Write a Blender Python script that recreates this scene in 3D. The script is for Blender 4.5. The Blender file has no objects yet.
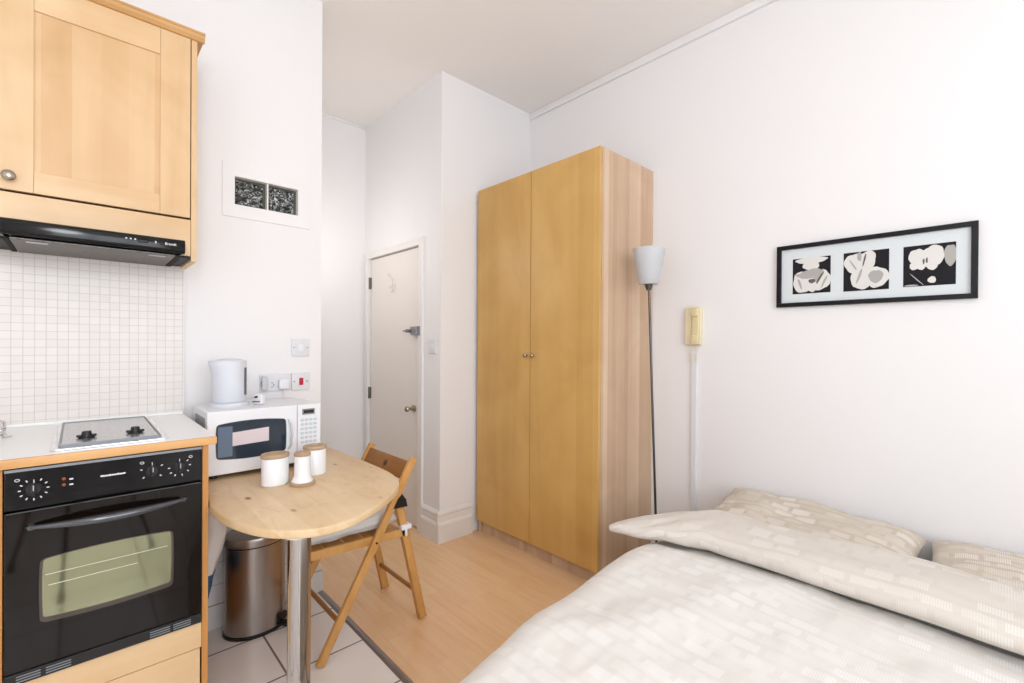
import bpy, bmesh, math, random
from mathutils import Vector, Matrix, noise
random.seed(7)
R = math.radians
C = bpy.context.scene.collection
sc = bpy.context.scene

# ------------------------------------------------------------------ camera
CAM_H, YAW, PITCH, ROLL, FPX, CY = 1.3056, 43.1739, -0.2241, 0.3604, 461.4645, 345.5826
cd = bpy.data.cameras.new('camera'); cam = bpy.data.objects.new('camera', cd); C.objects.link(cam)
cd.sensor_width = 36; cd.sensor_fit = 'HORIZONTAL'; cd.lens = 36 * FPX / 1024
cd.shift_y = (CY - 341.5) / 1024
cd.clip_start = 0.02
a, p, r = R(YAW), R(PITCH), R(ROLL)
fw = Vector((math.sin(a) * math.cos(p), math.cos(a) * math.cos(p), math.sin(p)))
rt0 = Vector((math.cos(a), -math.sin(a), 0)); up0 = rt0.cross(fw)
rt = rt0 * math.cos(r) + up0 * math.sin(r); up = -rt0 * math.sin(r) + up0 * math.cos(r)
M = Matrix((rt, up, -fw)).transposed().to_4x4(); M.translation = (0, 0, CAM_H)
cam.matrix_world = M
sc.camera = cam

# ------------------------------------------------------------------ world, lights, exposure
w = bpy.data.worlds.new('sky'); sc.world = w; w.use_nodes = True
bg = w.node_tree.nodes['Background']; bg.inputs[0].default_value = (0.78, 0.88, 1.0, 1); bg.inputs[1].default_value = 1.5

def area(name, loc, rot, sx, sy, power, col):
    l = bpy.data.lights.new(name, 'AREA'); l.shape = 'RECTANGLE'; l.size = sx; l.size_y = sy
    l.energy = power; l.color = col
    o = bpy.data.objects.new(name, l); C.objects.link(o); o.location = loc; o.rotation_euler = rot
    return o
# daylight through the street window; side window and its light added as fill
area('daylight_street_window', (0.35, -1.86, 1.75), (R(90), 0, 0), 2.2, 1.7, 72, (0.90, 0.95, 1.0))
area('side_fill_light', (-1.80, -0.15, 1.7), (R(90), 0, R(-90)), 1.5, 1.5, 9, (0.95, 0.97, 1.0))
# added room fill, behind and above the photographer, without a fitting
# two unseen, added fill points: behind the camera and in the hall
def fill_point(name, loc, power, col, rad):
    pl = bpy.data.lights.new(name, 'POINT'); pl.energy = power; pl.color = col; pl.shadow_soft_size = rad
    plo = bpy.data.objects.new(name, pl); C.objects.link(plo); plo.location = loc
fill_point('room_fill_light', (-0.35, -0.50, 2.2), 38, (0.97, 0.97, 1.0), 0.22)
fill_point('hall_fill_light', (1.10, 3.15, 2.0), 6.5, (1.0, 0.96, 0.92), 0.22)

sc.view_settings.view_transform = 'Standard'; sc.view_settings.look = 'None'
sc.view_settings.gamma = 1; sc.view_settings.use_curve_mapping = False
sc.view_settings.exposure = -0.36

# ------------------------------------------------------------------ materials
def s2l(c):
    return tuple(((x / 255) / 12.92 if x / 255 <= 0.04045 else (((x / 255) + 0.055) / 1.055) ** 2.4) for x in c) + (1,)

class Mat:
    def __init__(s, name, col=(200, 200, 200), rough=0.5, metal=0.0, **kw):
        s.m = bpy.data.materials.new(name); s.m.use_nodes = True
        s.nt = s.m.node_tree; s.b = s.nt.nodes['Principled BSDF']
        s.b.inputs['Base Color'].default_value = s2l(col)
        s.b.inputs['Roughness'].default_value = rough; s.b.inputs['Metallic'].default_value = metal
        for k, v in kw.items(): s.b.inputs[k.replace('_', ' ')].default_value = v
    def n(s, t, **kw):
        x = s.nt.nodes.new(t)
        for k, v in kw.items():
            if hasattr(x, k): setattr(x, k, v)
            else: x.inputs[k.replace('_', ' ')].default_value = v
        return x
    def l(s, a, b): s.nt.links.new(a, b)
    def coords(s, kind='Object', scale=(1, 1, 1), rot=(0, 0, 0)):
        t = s.n('ShaderNodeTexCoord'); mp = s.n('ShaderNodeMapping')
        mp.inputs['Scale'].default_value = scale; mp.inputs['Rotation'].default_value = rot
        s.l(t.outputs[kind], mp.inputs['Vector']); return mp.outputs[0]
    def ramp(s, fac, stops):
        x = s.n('ShaderNodeValToRGB'); e = x.color_ramp.elements
        while len(e) < len(stops): e.new(0.5)
        for i, (p, c) in enumerate(stops): e[i].position = p; e[i].color = s2l(c)
        s.l(fac, x.inputs[0]); return x.outputs[0]
    def mix(s, fac, a, b, mode='MIX'):
        x = s.n('ShaderNodeMix'); x.data_type = 'RGBA'; x.blend_type = mode
        if isinstance(fac, (int, float)): x.inputs[0].default_value = fac
        else: s.l(fac, x.inputs[0])
        for i, v in ((6, a), (7, b)):
            if isinstance(v, tuple): x.inputs[i].default_value = s2l(v)
            else: s.l(v, x.inputs[i])
        return x.outputs[2]
    def bump(s, h, strength=0.2, dist=0.01):
        x = s.n('ShaderNodeBump'); x.inputs['Strength'].default_value = strength; x.inputs['Distance'].default_value = dist
        s.l(h, x.inputs['Height']); s.l(x.outputs[0], s.b.inputs['Normal'])
    def col(s, c): s.l(c, s.b.inputs['Base Color'])

def wood(name, c_lo, c_mid, c_hi, axis='Z', rough=0.4, freq=14, boards=None, bc=0.35):
    m = Mat(name, c_mid, rough)
    st = {'X': (0.08, 1, 1), 'Y': (1, 0.08, 1), 'Z': (1, 1, 0.08)}[axis]
    v = m.coords('Object', tuple(freq * k for k in st))
    n1 = m.n('ShaderNodeTexNoise', Scale=1.0, Detail=5.0, Roughness=0.6, Distortion=0.6); m.l(v, n1.inputs['Vector'])
    v2 = m.coords('Object', (1.6, 1.6, 1.6))
    n2 = m.n('ShaderNodeTexNoise', Scale=1.5, Detail=3.0, Distortion=1.2); m.l(v2, n2.inputs['Vector'])
    base = m.ramp(n1.outputs['Fac'], [(0.3, c_lo), (0.5, c_mid), (0.72, c_hi)])
    c2 = m.ramp(n2.outputs['Fac'], [(0.35, c_lo), (0.65, c_hi)])
    c = m.mix(0.5, base, c2)
    if boards:   # broad staves: each stave its own tone
        bt = m.n('ShaderNodeTexBrick'); bt.offset = 0.37
        bt.inputs['Scale'].default_value = 1; bt.inputs['Mortar Size'].default_value = 0.0
        bt.inputs['Brick Width'].default_value = boards[1]; bt.inputs['Row Height'].default_value = boards[0]
        bt.inputs['Color1'].default_value = s2l(c_lo); bt.inputs['Color2'].default_value = s2l(c_hi)
        tc = m.n('ShaderNodeTexCoord'); sp = m.n('ShaderNodeSeparateXYZ'); cb = m.n('ShaderNodeCombineXYZ')
        m.l(tc.outputs['Object'], sp.inputs[0])
        o = sp.outputs
        ad = m.n('ShaderNodeMath', operation='ADD')
        others = [k for k in 'XYZ' if k != axis]
        m.l(o[others[0]], ad.inputs[0]); m.l(o[others[1]], ad.inputs[1])
        m.l(o[axis], cb.inputs[0]); m.l(ad.outputs[0], cb.inputs[1])
        m.l(cb.outputs[0], bt.inputs['Vector'])
        c = m.mix(bc, c, bt.outputs['Color'])
    m.col(c)
    m.bump(n1.outputs['Fac'], 0.05, 0.002)
    return m

def plaster(name, col, rough=0.75):
    m = Mat(name, col, rough)
    n1 = m.n('ShaderNodeTexNoise', Scale=120.0, Detail=3.0); m.l(m.coords(), n1.inputs['Vector'])
    m.bump(n1.outputs['Fac'], 0.04, 0.002); return m.m

WALL = plaster('white_wall_paint', (245, 243, 243))
CEIL = plaster('ceiling_paint', (250, 245, 241))
GLOSSW = Mat('white_gloss_paint', (240, 237, 234), 0.35).m
DOORP = Mat('door_paint', (240, 233, 226), 0.45).m

def floor_laminate():
    m = Mat('laminate_floor', (225, 175, 125), 0.27)
    t = m.coords('Object', (1, 1, 1), (0, 0, R(90)))
    b = m.n('ShaderNodeTexBrick'); b.offset = 0.41; m.l(t, b.inputs['Vector'])
    for k, v in {'Scale': 1, 'Mortar Size': 0.0006, 'Brick Width': 0.46, 'Row Height': 0.066, 'Mortar Smooth': 0.3}.items(): b.inputs[k].default_value = v
    b.inputs['Color1'].default_value = s2l((236, 190, 144)); b.inputs['Color2'].default_value = s2l((246, 208, 164)); b.inputs['Mortar'].default_value = s2l((216, 168, 122))
    n1 = m.n('ShaderNodeTexNoise', Scale=1.0, Detail=6.0, Roughness=0.65, Distortion=0.8); m.l(m.coords('Object', (38, 2.5, 1)), n1.inputs['Vector'])
    g = m.ramp(n1.outputs['Fac'], [(0.3, (228, 182, 134)), (0.52, (243, 202, 156)), (0.75, (250, 216, 176))])
    m.col(m.mix(0.5, b.outputs['Color'], g)); return m.m

def tile_mat(name, c1, c2, mortar, w, h, ms, offset=0.0, axes='XZ', rough=0.25, shift=(0, 0)):
    m = Mat(name, c1, rough)
    tc = m.n('ShaderNodeTexCoord'); sp = m.n('ShaderNodeSeparateXYZ'); cb = m.n('ShaderNodeCombineXYZ')
    m.l(tc.outputs['Object'], sp.inputs[0])
    for i in range(2):
        ad = m.n('ShaderNodeMath', operation='ADD'); ad.inputs[1].default_value = shift[i]
        m.l(sp.outputs[axes[i]], ad.inputs[0]); m.l(ad.outputs[0], cb.inputs[i])
    b = m.n('ShaderNodeTexBrick'); b.offset = offset; b.squash = 1; m.l(cb.outputs[0], b.inputs['Vector'])
    for k, v in {'Scale': 1, 'Mortar Size': ms, 'Brick Width': w, 'Row Height': h, 'Mortar Smooth': 0.2}.items(): b.inputs[k].default_value = v
    b.inputs['Color1'].default_value = s2l(c1); b.inputs['Color2'].default_value = s2l(c2); b.inputs['Mortar'].default_value = s2l(mortar)
    n1 = m.n('ShaderNodeTexNoise', Scale=9.0, Detail=3.0); m.l(m.coords(), n1.inputs['Vector'])
    cc = m.mix(0.12, b.outputs['Color'], m.ramp(n1.outputs['Fac'], [(0.35, c2), (0.65, c1)]))
    m.col(cc)
    inv = m.n('ShaderNodeMath', operation='SUBTRACT'); inv.inputs[0].default_value = 1; m.l(b.outputs['Fac'], inv.inputs[1])
    m.bump(inv.outputs[0], 0.5, 0.0015)
    return m.m

def mosaic_mat():
    m = Mat('mosaic_tile', (234, 228, 220), 0.3)
    tc = m.n('ShaderNodeTexCoord'); sp = m.n('ShaderNodeSeparateXYZ'); cb = m.n('ShaderNodeCombineXYZ')
    m.l(tc.outputs['Object'], sp.inputs[0]); m.l(sp.outputs['X'], cb.inputs[0]); m.l(sp.outputs['Z'], cb.inputs[1])
    b = m.n('ShaderNodeTexBrick'); b.offset = 0; m.l(cb.outputs[0], b.inputs['Vector'])
    for k, v in {'Scale': 1, 'Mortar Size': 0.0014, 'Brick Width': 0.0298, 'Row Height': 0.0298, 'Mortar Smooth': 0.5}.items(): b.inputs[k].default_value = v
    b.inputs['Color1'].default_value = s2l((238, 232, 227)); b.inputs['Color2'].default_value = s2l((234, 227, 221)); b.inputs['Mortar'].default_value = s2l((214, 206, 200))
    m.col(b.outputs['Color'])
    inv = m.n('ShaderNodeMath', operation='SUBTRACT'); inv.inputs[0].default_value = 1; m.l(b.outputs['Fac'], inv.inputs[1])
    m.bump(inv.outputs[0], 0.4, 0.001); return m.m

MAPLE = wood('kitchen_maple', (216, 176, 126), (230, 194, 148), (240, 209, 168), 'Z', 0.38, 9).m
MAPLE_PANEL = wood('kitchen_maple_panel', (206, 160, 108), (226, 188, 140), (240, 208, 164), 'Z', 0.38, 7, boards=(0.075, 3.0), bc=0.45).m
MAPLE_H = wood('kitchen_maple_rail', (218, 178, 128), (231, 195, 149), (241, 210, 169), 'X', 0.38, 9).m
EDGE_WOOD = wood('worktop_edge_wood', (205, 148, 88), (220, 166, 104), (230, 180, 120), 'X', 0.35, 14).m
PANEL_WOOD = wood('unit_edge_wood', (196, 132, 66), (206, 144, 78), (216, 156, 92), 'Z', 0.4, 14).m
WARD_DOOR = wood('wardrobe_door_birch', (198, 150, 80), (212, 166, 94), (224, 182, 112), 'Z', 0.38, 8, boards=(0.11, 4.0), bc=0.3).m
WARD_SIDE = wood('wardrobe_side_birch', (190, 155, 124), (213, 181, 150), (230, 203, 174), 'Z', 0.45, 16, boards=(0.04, 4.0), bc=0.55).m
PINE = wood('table_pine', (210, 172, 124), (231, 199, 156), (243, 219, 182), 'Y', 0.38, 10, boards=(0.09, 3.0), bc=0.35)
# knots of the pine
_kv = PINE.n('ShaderNodeTexVoronoi', Scale=1.0); PINE.l(PINE.coords('Object', (9, 4.5, 1)), _kv.inputs['Vector'])
_kr = PINE.ramp(_kv.outputs['Distance'], [(0.04, (255, 255, 255)), (0.11, (0, 0, 0))])
_old = PINE.b.inputs['Base Color'].links[0].from_socket
_sn = PINE.n('ShaderNodeTexNoise', Scale=1.0, Detail=4.0, Roughness=0.7, Distortion=1.0); PINE.l(PINE.coords('Object', (16, 6, 1)), _sn.inputs['Vector'])
_sr = PINE.ramp(_sn.outputs['Fac'], [(0.52, (0, 0, 0)), (0.72, (150, 150, 150))])
PINE.col(PINE.mix(_kr, PINE.mix(_sr, _old, (186, 134, 82)), (140, 92, 52)))
PINE = PINE.m
CHAIRW = wood('chair_beech', (196, 138, 72), (212, 156, 88), (224, 172, 106), 'Z', 0.4, 18).m
CHAIRDK = wood('chair_back_pine', (140, 88, 36), (158, 104, 48), (176, 122, 62), 'Y', 0.4, 20)
_tc = CHAIRDK.n('ShaderNodeTexCoord'); _vm = CHAIRDK.n('ShaderNodeVectorMath', operation='DISTANCE'); _vm.inputs[1].default_value = (1.09, 2.06, 0.722)
CHAIRDK.l(_tc.outputs['Object'], _vm.inputs[0])
_kf = CHAIRDK.ramp(_vm.outputs['Value'], [(0.010, (255, 255, 255)), (0.022, (0, 0, 0))])
CHAIRDK.col(CHAIRDK.mix(_kf, CHAIRDK.b.inputs['Base Color'].links[0].from_socket, (64, 34, 14)))
CHAIRDK = CHAIRDK.m
CORK = wood('canister_lid_wood', (158, 130, 100), (184, 156, 124), (204, 178, 148), 'X', 0.6, 30).m
KEY = Mat
BLACK = Mat('black_enamel', (10, 10, 12), 0.12, Specular_IOR_Level=0.35).m
OVENBLK = Mat('oven_black_glass', (20, 14, 11), 0.05, Specular_IOR_Level=0.3).m
BLACKP = Mat('black_plastic', (20, 20, 20), 0.45).m
VOID = Mat('dark_gap', (22, 17, 12), 0.9).m
WHITEP = Mat('white_plastic', (240, 240, 243), 0.35).m
KETTLEP = Mat('kettle_plastic', (222, 225, 232), 0.35).m
GREYP = Mat('grey_plastic', (140, 145, 150), 0.4).m
LIGHTG = Mat('light_grey_plastic', (205, 208, 212), 0.4).m
CREAM = Mat('cream_plastic', (240, 228, 192), 0.4).m
CREAM2 = Mat('yellowed_cream_plastic', (228, 214, 170), 0.4).m
PORC = Mat('white_porcelain', (244, 246, 248), 0.15).m
CHROME = Mat('chrome', (225, 225, 228), 0.06, 1.0).m
REDP = Mat('red_rocker', (190, 20, 50), 0.35).m
ORANGE = Mat('amber_lamp', (150, 70, 30), 0.3).m
WHITEPRINT = Mat('white_print', (225, 225, 225), 0.5).m
SHADE = Mat('frosted_lamp_shade', (204, 206, 209), 0.5).m
LAMINATE = Mat('white_worktop_laminate', (250, 250, 248), 0.3).m
MATBOARD = Mat('picture_mat', (222, 228, 230), 0.7).m
FRAMEB = Mat('black_picture_frame', (10, 9, 14), 0.35, Specular_IOR_Level=0.3).m
BLUEP = Mat('blue_print', (30, 90, 130), 0.4).m
BRASSY = Mat('nickel', (170, 160, 145), 0.25, 1.0).m
HINGE = Mat('hinge_metal', (110, 106, 100), 0.4, 0.8).m
PINKPAPER = Mat('pinkish_label', (226, 212, 216), 0.6).m
STRIP = Mat('threshold_grey', (150, 142, 138), 0.3, 0.5).m
def steel():
    m = Mat('brushed_steel', (170, 163, 158), 0.28, 1.0)
    n1 = m.n('ShaderNodeTexNoise', Scale=1.0, Detail=3.0); m.l(m.coords('Object', (900, 900, 4)), n1.inputs['Vector'])
    m.bump(n1.outputs['Fac'], 0.08, 0.001); return m.m
STEEL = steel()
def hobsteel():
    m = Mat('hob_steel', (196, 196, 198), 0.25, 0.85)
    n1 = m.n('ShaderNodeTexNoise', Scale=160.0, Detail=4.0); m.l(m.coords(), n1.inputs['Vector'])
    m.col(m.ramp(n1.outputs['Fac'], [(0.35, (170, 170, 172)), (0.65, (214, 214, 216))])); return m.m
HOBST = hobsteel()
PANE = Mat('oven_inner_pane', (146, 148, 118), 0.05, 0.7).m
MWGLASS = Mat('microwave_window', (40, 52, 66), 0.07).m
MWGLASS2 = Mat('microwave_screen', (96, 114, 136), 0.15).m
def filt():
    m = Mat('hood_filter', (70, 66, 60), 0.4, 0.6)
    n1 = m.n('ShaderNodeTexVoronoi', Scale=260.0); m.l(m.coords(), n1.inputs['Vector'])
    m.col(m.ramp(n1.outputs['Distance'], [(0.2, (46, 43, 40)), (0.6, (112, 106, 100))])); return m.m
FILTER = filt()
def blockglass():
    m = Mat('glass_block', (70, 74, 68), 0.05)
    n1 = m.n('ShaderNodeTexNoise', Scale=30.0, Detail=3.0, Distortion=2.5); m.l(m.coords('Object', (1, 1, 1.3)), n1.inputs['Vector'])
    m.col(m.ramp(n1.outputs['Fac'], [(0.40, (28, 30, 38)), (0.47, (62, 68, 62)), (0.54, (112, 114, 104)), (0.58, (240, 245, 250)), (0.61, (54, 58, 60))]))  # white specks paint glints of the room into the opaque block's colour
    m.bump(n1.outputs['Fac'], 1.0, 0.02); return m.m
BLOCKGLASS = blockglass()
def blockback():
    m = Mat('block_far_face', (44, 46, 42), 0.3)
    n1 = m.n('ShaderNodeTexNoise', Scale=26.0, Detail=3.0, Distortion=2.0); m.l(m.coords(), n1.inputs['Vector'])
    m.col(m.ramp(n1.outputs['Fac'], [(0.42, (30, 34, 40)), (0.47, (80, 84, 76)), (0.52, (250, 252, 255)), (0.56, (60, 64, 60))])); return m.m  # pale patches are bright sparkle painted into the backing colour
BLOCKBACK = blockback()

def cloth(name, base, pale, scale=1.0, contrast=1.0):
    m = Mat(name, base, 0.85, Sheen_Weight=0.1)
    def br(w, h, off, sx, sy, lo, hi):
        b = m.n('ShaderNodeTexBrick'); b.offset = off
        tc = m.n('ShaderNodeTexCoord'); mp = m.n('ShaderNodeMapping'); mp.inputs['Location'].default_value = (sx, sy, 0)
        mp.inputs['Scale'].default_value = (scale, scale, 1)
        m.l(tc.outputs['UV'], mp.inputs['Vector']); m.l(mp.outputs[0], b.inputs['Vector'])
        for k, v in {'Scale': 1, 'Mortar Size': 0.009, 'Brick Width': w, 'Row Height': h, 'Mortar Smooth': 0.2}.items(): b.inputs[k].default_value = v
        b.inputs['Color1'].default_value = (lo, lo, lo, 1); b.inputs['Color2'].default_value = (hi, hi, hi, 1); b.inputs['Mortar'].default_value = (0, 0, 0, 1)
        return b.outputs['Color']
    f1 = br(0.082, 0.052, 0.37, 0.0, 0.0, 0.0, 1.0)
    f2 = br(0.16, 0.04, 0.61, 0.03, 0.02, 0.0, 0.55)
    mx = m.mix(1.0, f1, f2, 'LIGHTEN')
    wv = m.n('ShaderNodeTexWave', Scale=55.0, Distortion=0.6); wv.bands_direction = 'X'
    wv.inputs['Detail'].default_value = 1
    m.l(m.coords('UV', (scale, scale, 1)), wv.inputs['Vector'])
    st = m.ramp(wv.outputs['Fac'], [(0.25, (150, 150, 150)), (0.6, (255, 255, 255))])
    fac = m.mix(1.0, mx, st, 'MULTIPLY')
    sc_ = m.n('ShaderNodeMath', operation='MULTIPLY'); sc_.inputs[1].default_value = contrast; m.l(fac, sc_.inputs[0])
    m.col(m.mix(sc_.outputs[0], base, pale))
    return m.m
DUVET = cloth('duvet_cotton', (228, 223, 216), (243, 241, 238), 1.0, 0.9)
PILLOW = cloth('pillowcase_cotton', (203, 190, 173), (234, 228, 218), 1.0, 1.0)
SHEET = Mat('grey_sheet', (200, 204, 204), 0.9).m
DIVAN = Mat('divan_fabric', (214, 208, 198), 0.9).m
CUSHION = Mat('cushion_cotton', (222, 220, 216), 0.9).m
BAGP = Mat('bag_plastic', (246, 244, 243), 0.3).m

# ------------------------------------------------------------------ mesh helpers
SPLIT = {'door_rail', 'end_strip', 'filter_latch', 'control_mark', 'slider', 'pointer', 'orchid', 'vent', 'symbol', 'pilot_lamp', 'screw', 'bracket', 'pivot_bolt', 'tie', 'pin', 'rack_rail', 'pin_hole', 'dial_marks', 'side_vent', 'pedal'}
def islands(bm):
    left = set(bm.verts); out = []
    while left:
        st = [left.pop()]; grp = set(st)
        while st:
            for e in st.pop().link_edges:
                for u in e.verts:
                    if u in left: left.discard(u); grp.add(u); st.append(u)
        out.append(grp)
    return out
def obj(name, bm, mat, parent=None, smooth=False, label=None):
    if name in SPLIT:
        bm.verts.ensure_lookup_table(); bm.verts.index_update()
        isl = islands(bm)
        if len(isl) > 1:
            res = None
            for g in sorted(isl, key=lambda g: min(v.index for v in g)):
                ids = {v.index for v in g}; c = bm.copy(); c.verts.ensure_lookup_table()
                bmesh.ops.delete(c, geom=[v for v in c.verts if v.index not in ids], context='VERTS')
                o = obj1({'dial_marks': 'dial_mark', 'orchid': 'petal'}.get(name, name), c, mat, parent, smooth, label); res = res or o
            bm.free(); return res
    return obj1(name, bm, mat, parent, smooth, label)
def obj1(name, bm, mat, parent=None, smooth=False, label=None):
    me = bpy.data.meshes.new(name); bm.normal_update(); bm.to_mesh(me); bm.free()
    for mm in (mat if isinstance(mat, (list, tuple)) else [mat]): me.materials.append(mm)
    o = bpy.data.objects.new(name, me); C.objects.link(o)
    if smooth:
        for f in me.polygons: f.use_smooth = True
        try: me.set_sharp_from_angle(angle=R(38))
        except Exception: pass
    if parent is not None:
        o.parent = parent
        o.matrix_parent_inverse = pinv(parent)
    if label: o['label'] = label
    return o
def pinv(parent):
    return Matrix.Translation(-Vector(parent.location)) if parent.type == 'EMPTY' else Matrix.Identity(4)
def thing(name, label, cat, loc, group=None):
    o = bpy.data.objects.new(name, None); C.objects.link(o); o.location = loc
    o.empty_display_size = 0.05
    return tag(o, label, cat, group)
def tag(o, label, cat, group=None):
    o['label'] = label; o['category'] = cat
    if group: o['group'] = group
    return o
def struct(name, bm, m, parent=None, smooth=False):
    o = obj(name, bm, m, parent, smooth)
    if parent is None: o['kind'] = 'structure'
    return o
def merge(bm, tmp, mi=0):
    for f in tmp.faces: f.material_index = mi
    me = bpy.data.meshes.new('t'); tmp.to_mesh(me); tmp.free(); bm.from_mesh(me); bpy.data.meshes.remove(me)
def bx(bm, x0, x1, y0, y1, z0, z1, bev=0.0, mi=0, seg=2):
    t = bmesh.new(); bmesh.ops.create_cube(t, size=1)
    for v in t.verts:
        v.co = Vector(((x0 + x1) / 2 + v.co.x * (x1 - x0), (y0 + y1) / 2 + v.co.y * (y1 - y0), (z0 + z1) / 2 + v.co.z * (z1 - z0)))
    if bev > 0: bmesh.ops.bevel(t, geom=list(t.edges), offset=bev, segments=seg, profile=0.6, affect='EDGES')
    merge(bm, t, mi)
def box(x0, x1, y0, y1, z0, z1, bev=0.0, seg=2):
    bm = bmesh.new(); bx(bm, x0, x1, y0, y1, z0, z1, bev, 0, seg); return bm
def frame_of(d):
    d = d.normalized(); u = d.cross(Vector((0, 0, 1)))
    if u.length < 1e-4: u = Vector((1, 0, 0))
    u.normalize(); return u, d.cross(u)
def cy(bm, p0, p1, r0, r1=None, n=24, cap=True, mi=0):
    r1 = r0 if r1 is None else r1
    p0, p1 = Vector(p0), Vector(p1); u, v = frame_of(p1 - p0)
    t = bmesh.new(); A, B = [], []
    for i in range(n):
        q = 2 * math.pi * i / n; dd = u * math.cos(q) + v * math.sin(q)
        A.append(t.verts.new(p0 + dd * r0)); B.append(t.verts.new(p1 + dd * r1))
    for i in range(n): t.faces.new((A[i], A[(i + 1) % n], B[(i + 1) % n], B[i]))
    if cap: t.faces.new(A[::-1]); t.faces.new(B)
    bmesh.ops.recalc_face_normals(t, faces=t.faces)
    merge(bm, t, mi)
def cyl(*a_, **k):
    bm = bmesh.new(); cy(bm, *a_, **k); return bm
def tube(bm, pts, rad, n=10, mi=0, closed=False):
    pts = [Vector(q) for q in pts]; rings = []; t = bmesh.new(); N = len(pts)
    u = None
    for i, q in enumerate(pts):
        d = (pts[(i + 1) % N] - pts[i - 1]) if closed else (pts[min(i + 1, N - 1)] - pts[max(i - 1, 0)])
        d.normalize()
        if u is None: u, _ = frame_of(d)
        u = (u - d * u.dot(d)).normalized(); v = d.cross(u)
        rr = rad[i] if isinstance(rad, (list, tuple)) else rad
        rings.append([t.verts.new(q + (u * math.cos(2 * math.pi * k / n) + v * math.sin(2 * math.pi * k / n)) * rr) for k in range(n)])
    for i in range(N if closed else N - 1):
        A, B = rings[i], rings[(i + 1) % N]
        for k in range(n): t.faces.new((A[k], A[(k + 1) % n], B[(k + 1) % n], B[k]))
    if not closed: t.faces.new(rings[0][::-1]); t.faces.new(rings[-1])
    bmesh.ops.recalc_face_normals(t, faces=t.faces)
    merge(bm, t, mi)
def lathe(bm, c, prof, n=32, ex=1.0, ey=1.0, mi=0, ang=0.0):
    """profile [(radius,z)], optional ellipse factors"""
    t = bmesh.new(); rings = []
    ca, sa = math.cos(ang), math.sin(ang)
    for (r_, z_) in prof:
        ring = []
        for k in range(n):
            q = 2 * math.pi * k / n; x, y = r_ * ex * math.cos(q), r_ * ey * math.sin(q)
            ring.append(t.verts.new((c[0] + x * ca - y * sa, c[1] + x * sa + y * ca, c[2] + z_)))
        rings.append(ring)
    for A, B in zip(rings, rings[1:]):
        for k in range(n): t.faces.new((A[k], A[(k + 1) % n], B[(k + 1) % n], B[k]))
    t.faces.new(rings[0][::-1]); t.faces.new(rings[-1])
    bmesh.ops.recalc_face_normals(t, faces=t.faces)
    merge(bm, t, mi)
def prism(bm, poly, z0, z1, bev=0.0, mi=0, mat=None):
    """polygon in XY extruded in Z; mat maps the result"""
    t = bmesh.new(); A = [t.verts.new((x, y, z0)) for x, y in poly]; B = [t.verts.new((x, y, z1)) for x, y in poly]
    n = len(poly); t.faces.new(A[::-1]); t.faces.new(B)
    for i in range(n): t.faces.new((A[i], A[(i + 1) % n], B[(i + 1) % n], B[i]))
    bmesh.ops.recalc_face_normals(t, faces=t.faces)
    if bev > 0:
        es = [e for e in t.edges if abs(e.verts[0].co.z - e.verts[1].co.z) < 1e-6]
        bmesh.ops.bevel(t, geom=es, offset=bev, segments=3, profile=0.5, affect='EDGES')
    if mat is not None: bmesh.ops.transform(t, matrix=mat, verts=t.verts)
    merge(bm, t, mi)
# maps (x, z, depth) -> a wall facing -Y:  X=x, Z=y, Y=Y0-depth
def onY(Y0): return Matrix(((1, 0, 0, 0), (0, 0, -1, Y0), (0, 1, 0, 0), (0, 0, 0, 1)))
# a wall facing -X: poly (y,z), depth outwards -X
def onX(X0): return Matrix(((0, 0, -1, X0), (1, 0, 0, 0), (0, 1, 0, 0), (0, 0, 0, 1)))
def bar(bm, p0, p1, w, t_, side=Vector((0, 1, 0)), bev=0.003, mi=0):
    """rectangular bar from p0 to p1: t_ along 'side', w across"""
    p0, p1 = Vector(p0), Vector(p1); d = (p1 - p0); L = d.length; d.normalize(); s = side.normalized(); q = d.cross(s).normalized()
    tb = bmesh.new(); bmesh.ops.create_cube(tb, size=1)
    for v in tb.verts: v.co = p0 + d * (v.co.x + 0.5) * L + s * v.co.y * t_ + q * v.co.z * w
    if bev: bmesh.ops.bevel(tb, geom=list(tb.edges), offset=bev, segments=2, profile=0.6, affect='EDGES')
    merge(bm, tb, mi)
def rrect(x0, x1, y0, y1, r_, n=5):
    pts = []
    for cx, cy_, a0 in ((x1 - r_, y1 - r_, 0), (x0 + r_, y1 - r_, 90), (x0 + r_, y0 + r_, 180), (x1 - r_, y0 + r_, 270)):
        for k in range(n + 1):
            q = R(a0 + 90 * k / n); pts.append((cx + r_ * math.cos(q), cy_ + r_ * math.sin(q)))
    return pts
def text(name, s, size, mat4, mat, parent, ext=0.0004, bold=0.0, sx=1.0):
    cu = bpy.data.curves.new(name, 'FONT'); cu.body = s; cu.size = size; cu.extrude = ext; cu.offset = bold
    cu.align_x = 'CENTER'; cu.align_y = 'CENTER'
    o = bpy.data.objects.new('tmp', cu); C.objects.link(o)
    dg = bpy.context.evaluated_depsgraph_get(); me = bpy.data.meshes.new_from_object(o.evaluated_get(dg))
    bpy.data.objects.remove(o); bpy.data.curves.remove(cu)
    bm = bmesh.new(); bm.from_mesh(me); bpy.data.meshes.remove(me)
    bmesh.ops.transform(bm, matrix=mat4 @ Matrix.Diagonal((sx, 1, 1, 1)), verts=bm.verts)
    return obj(name, bm, mat, parent)

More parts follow.
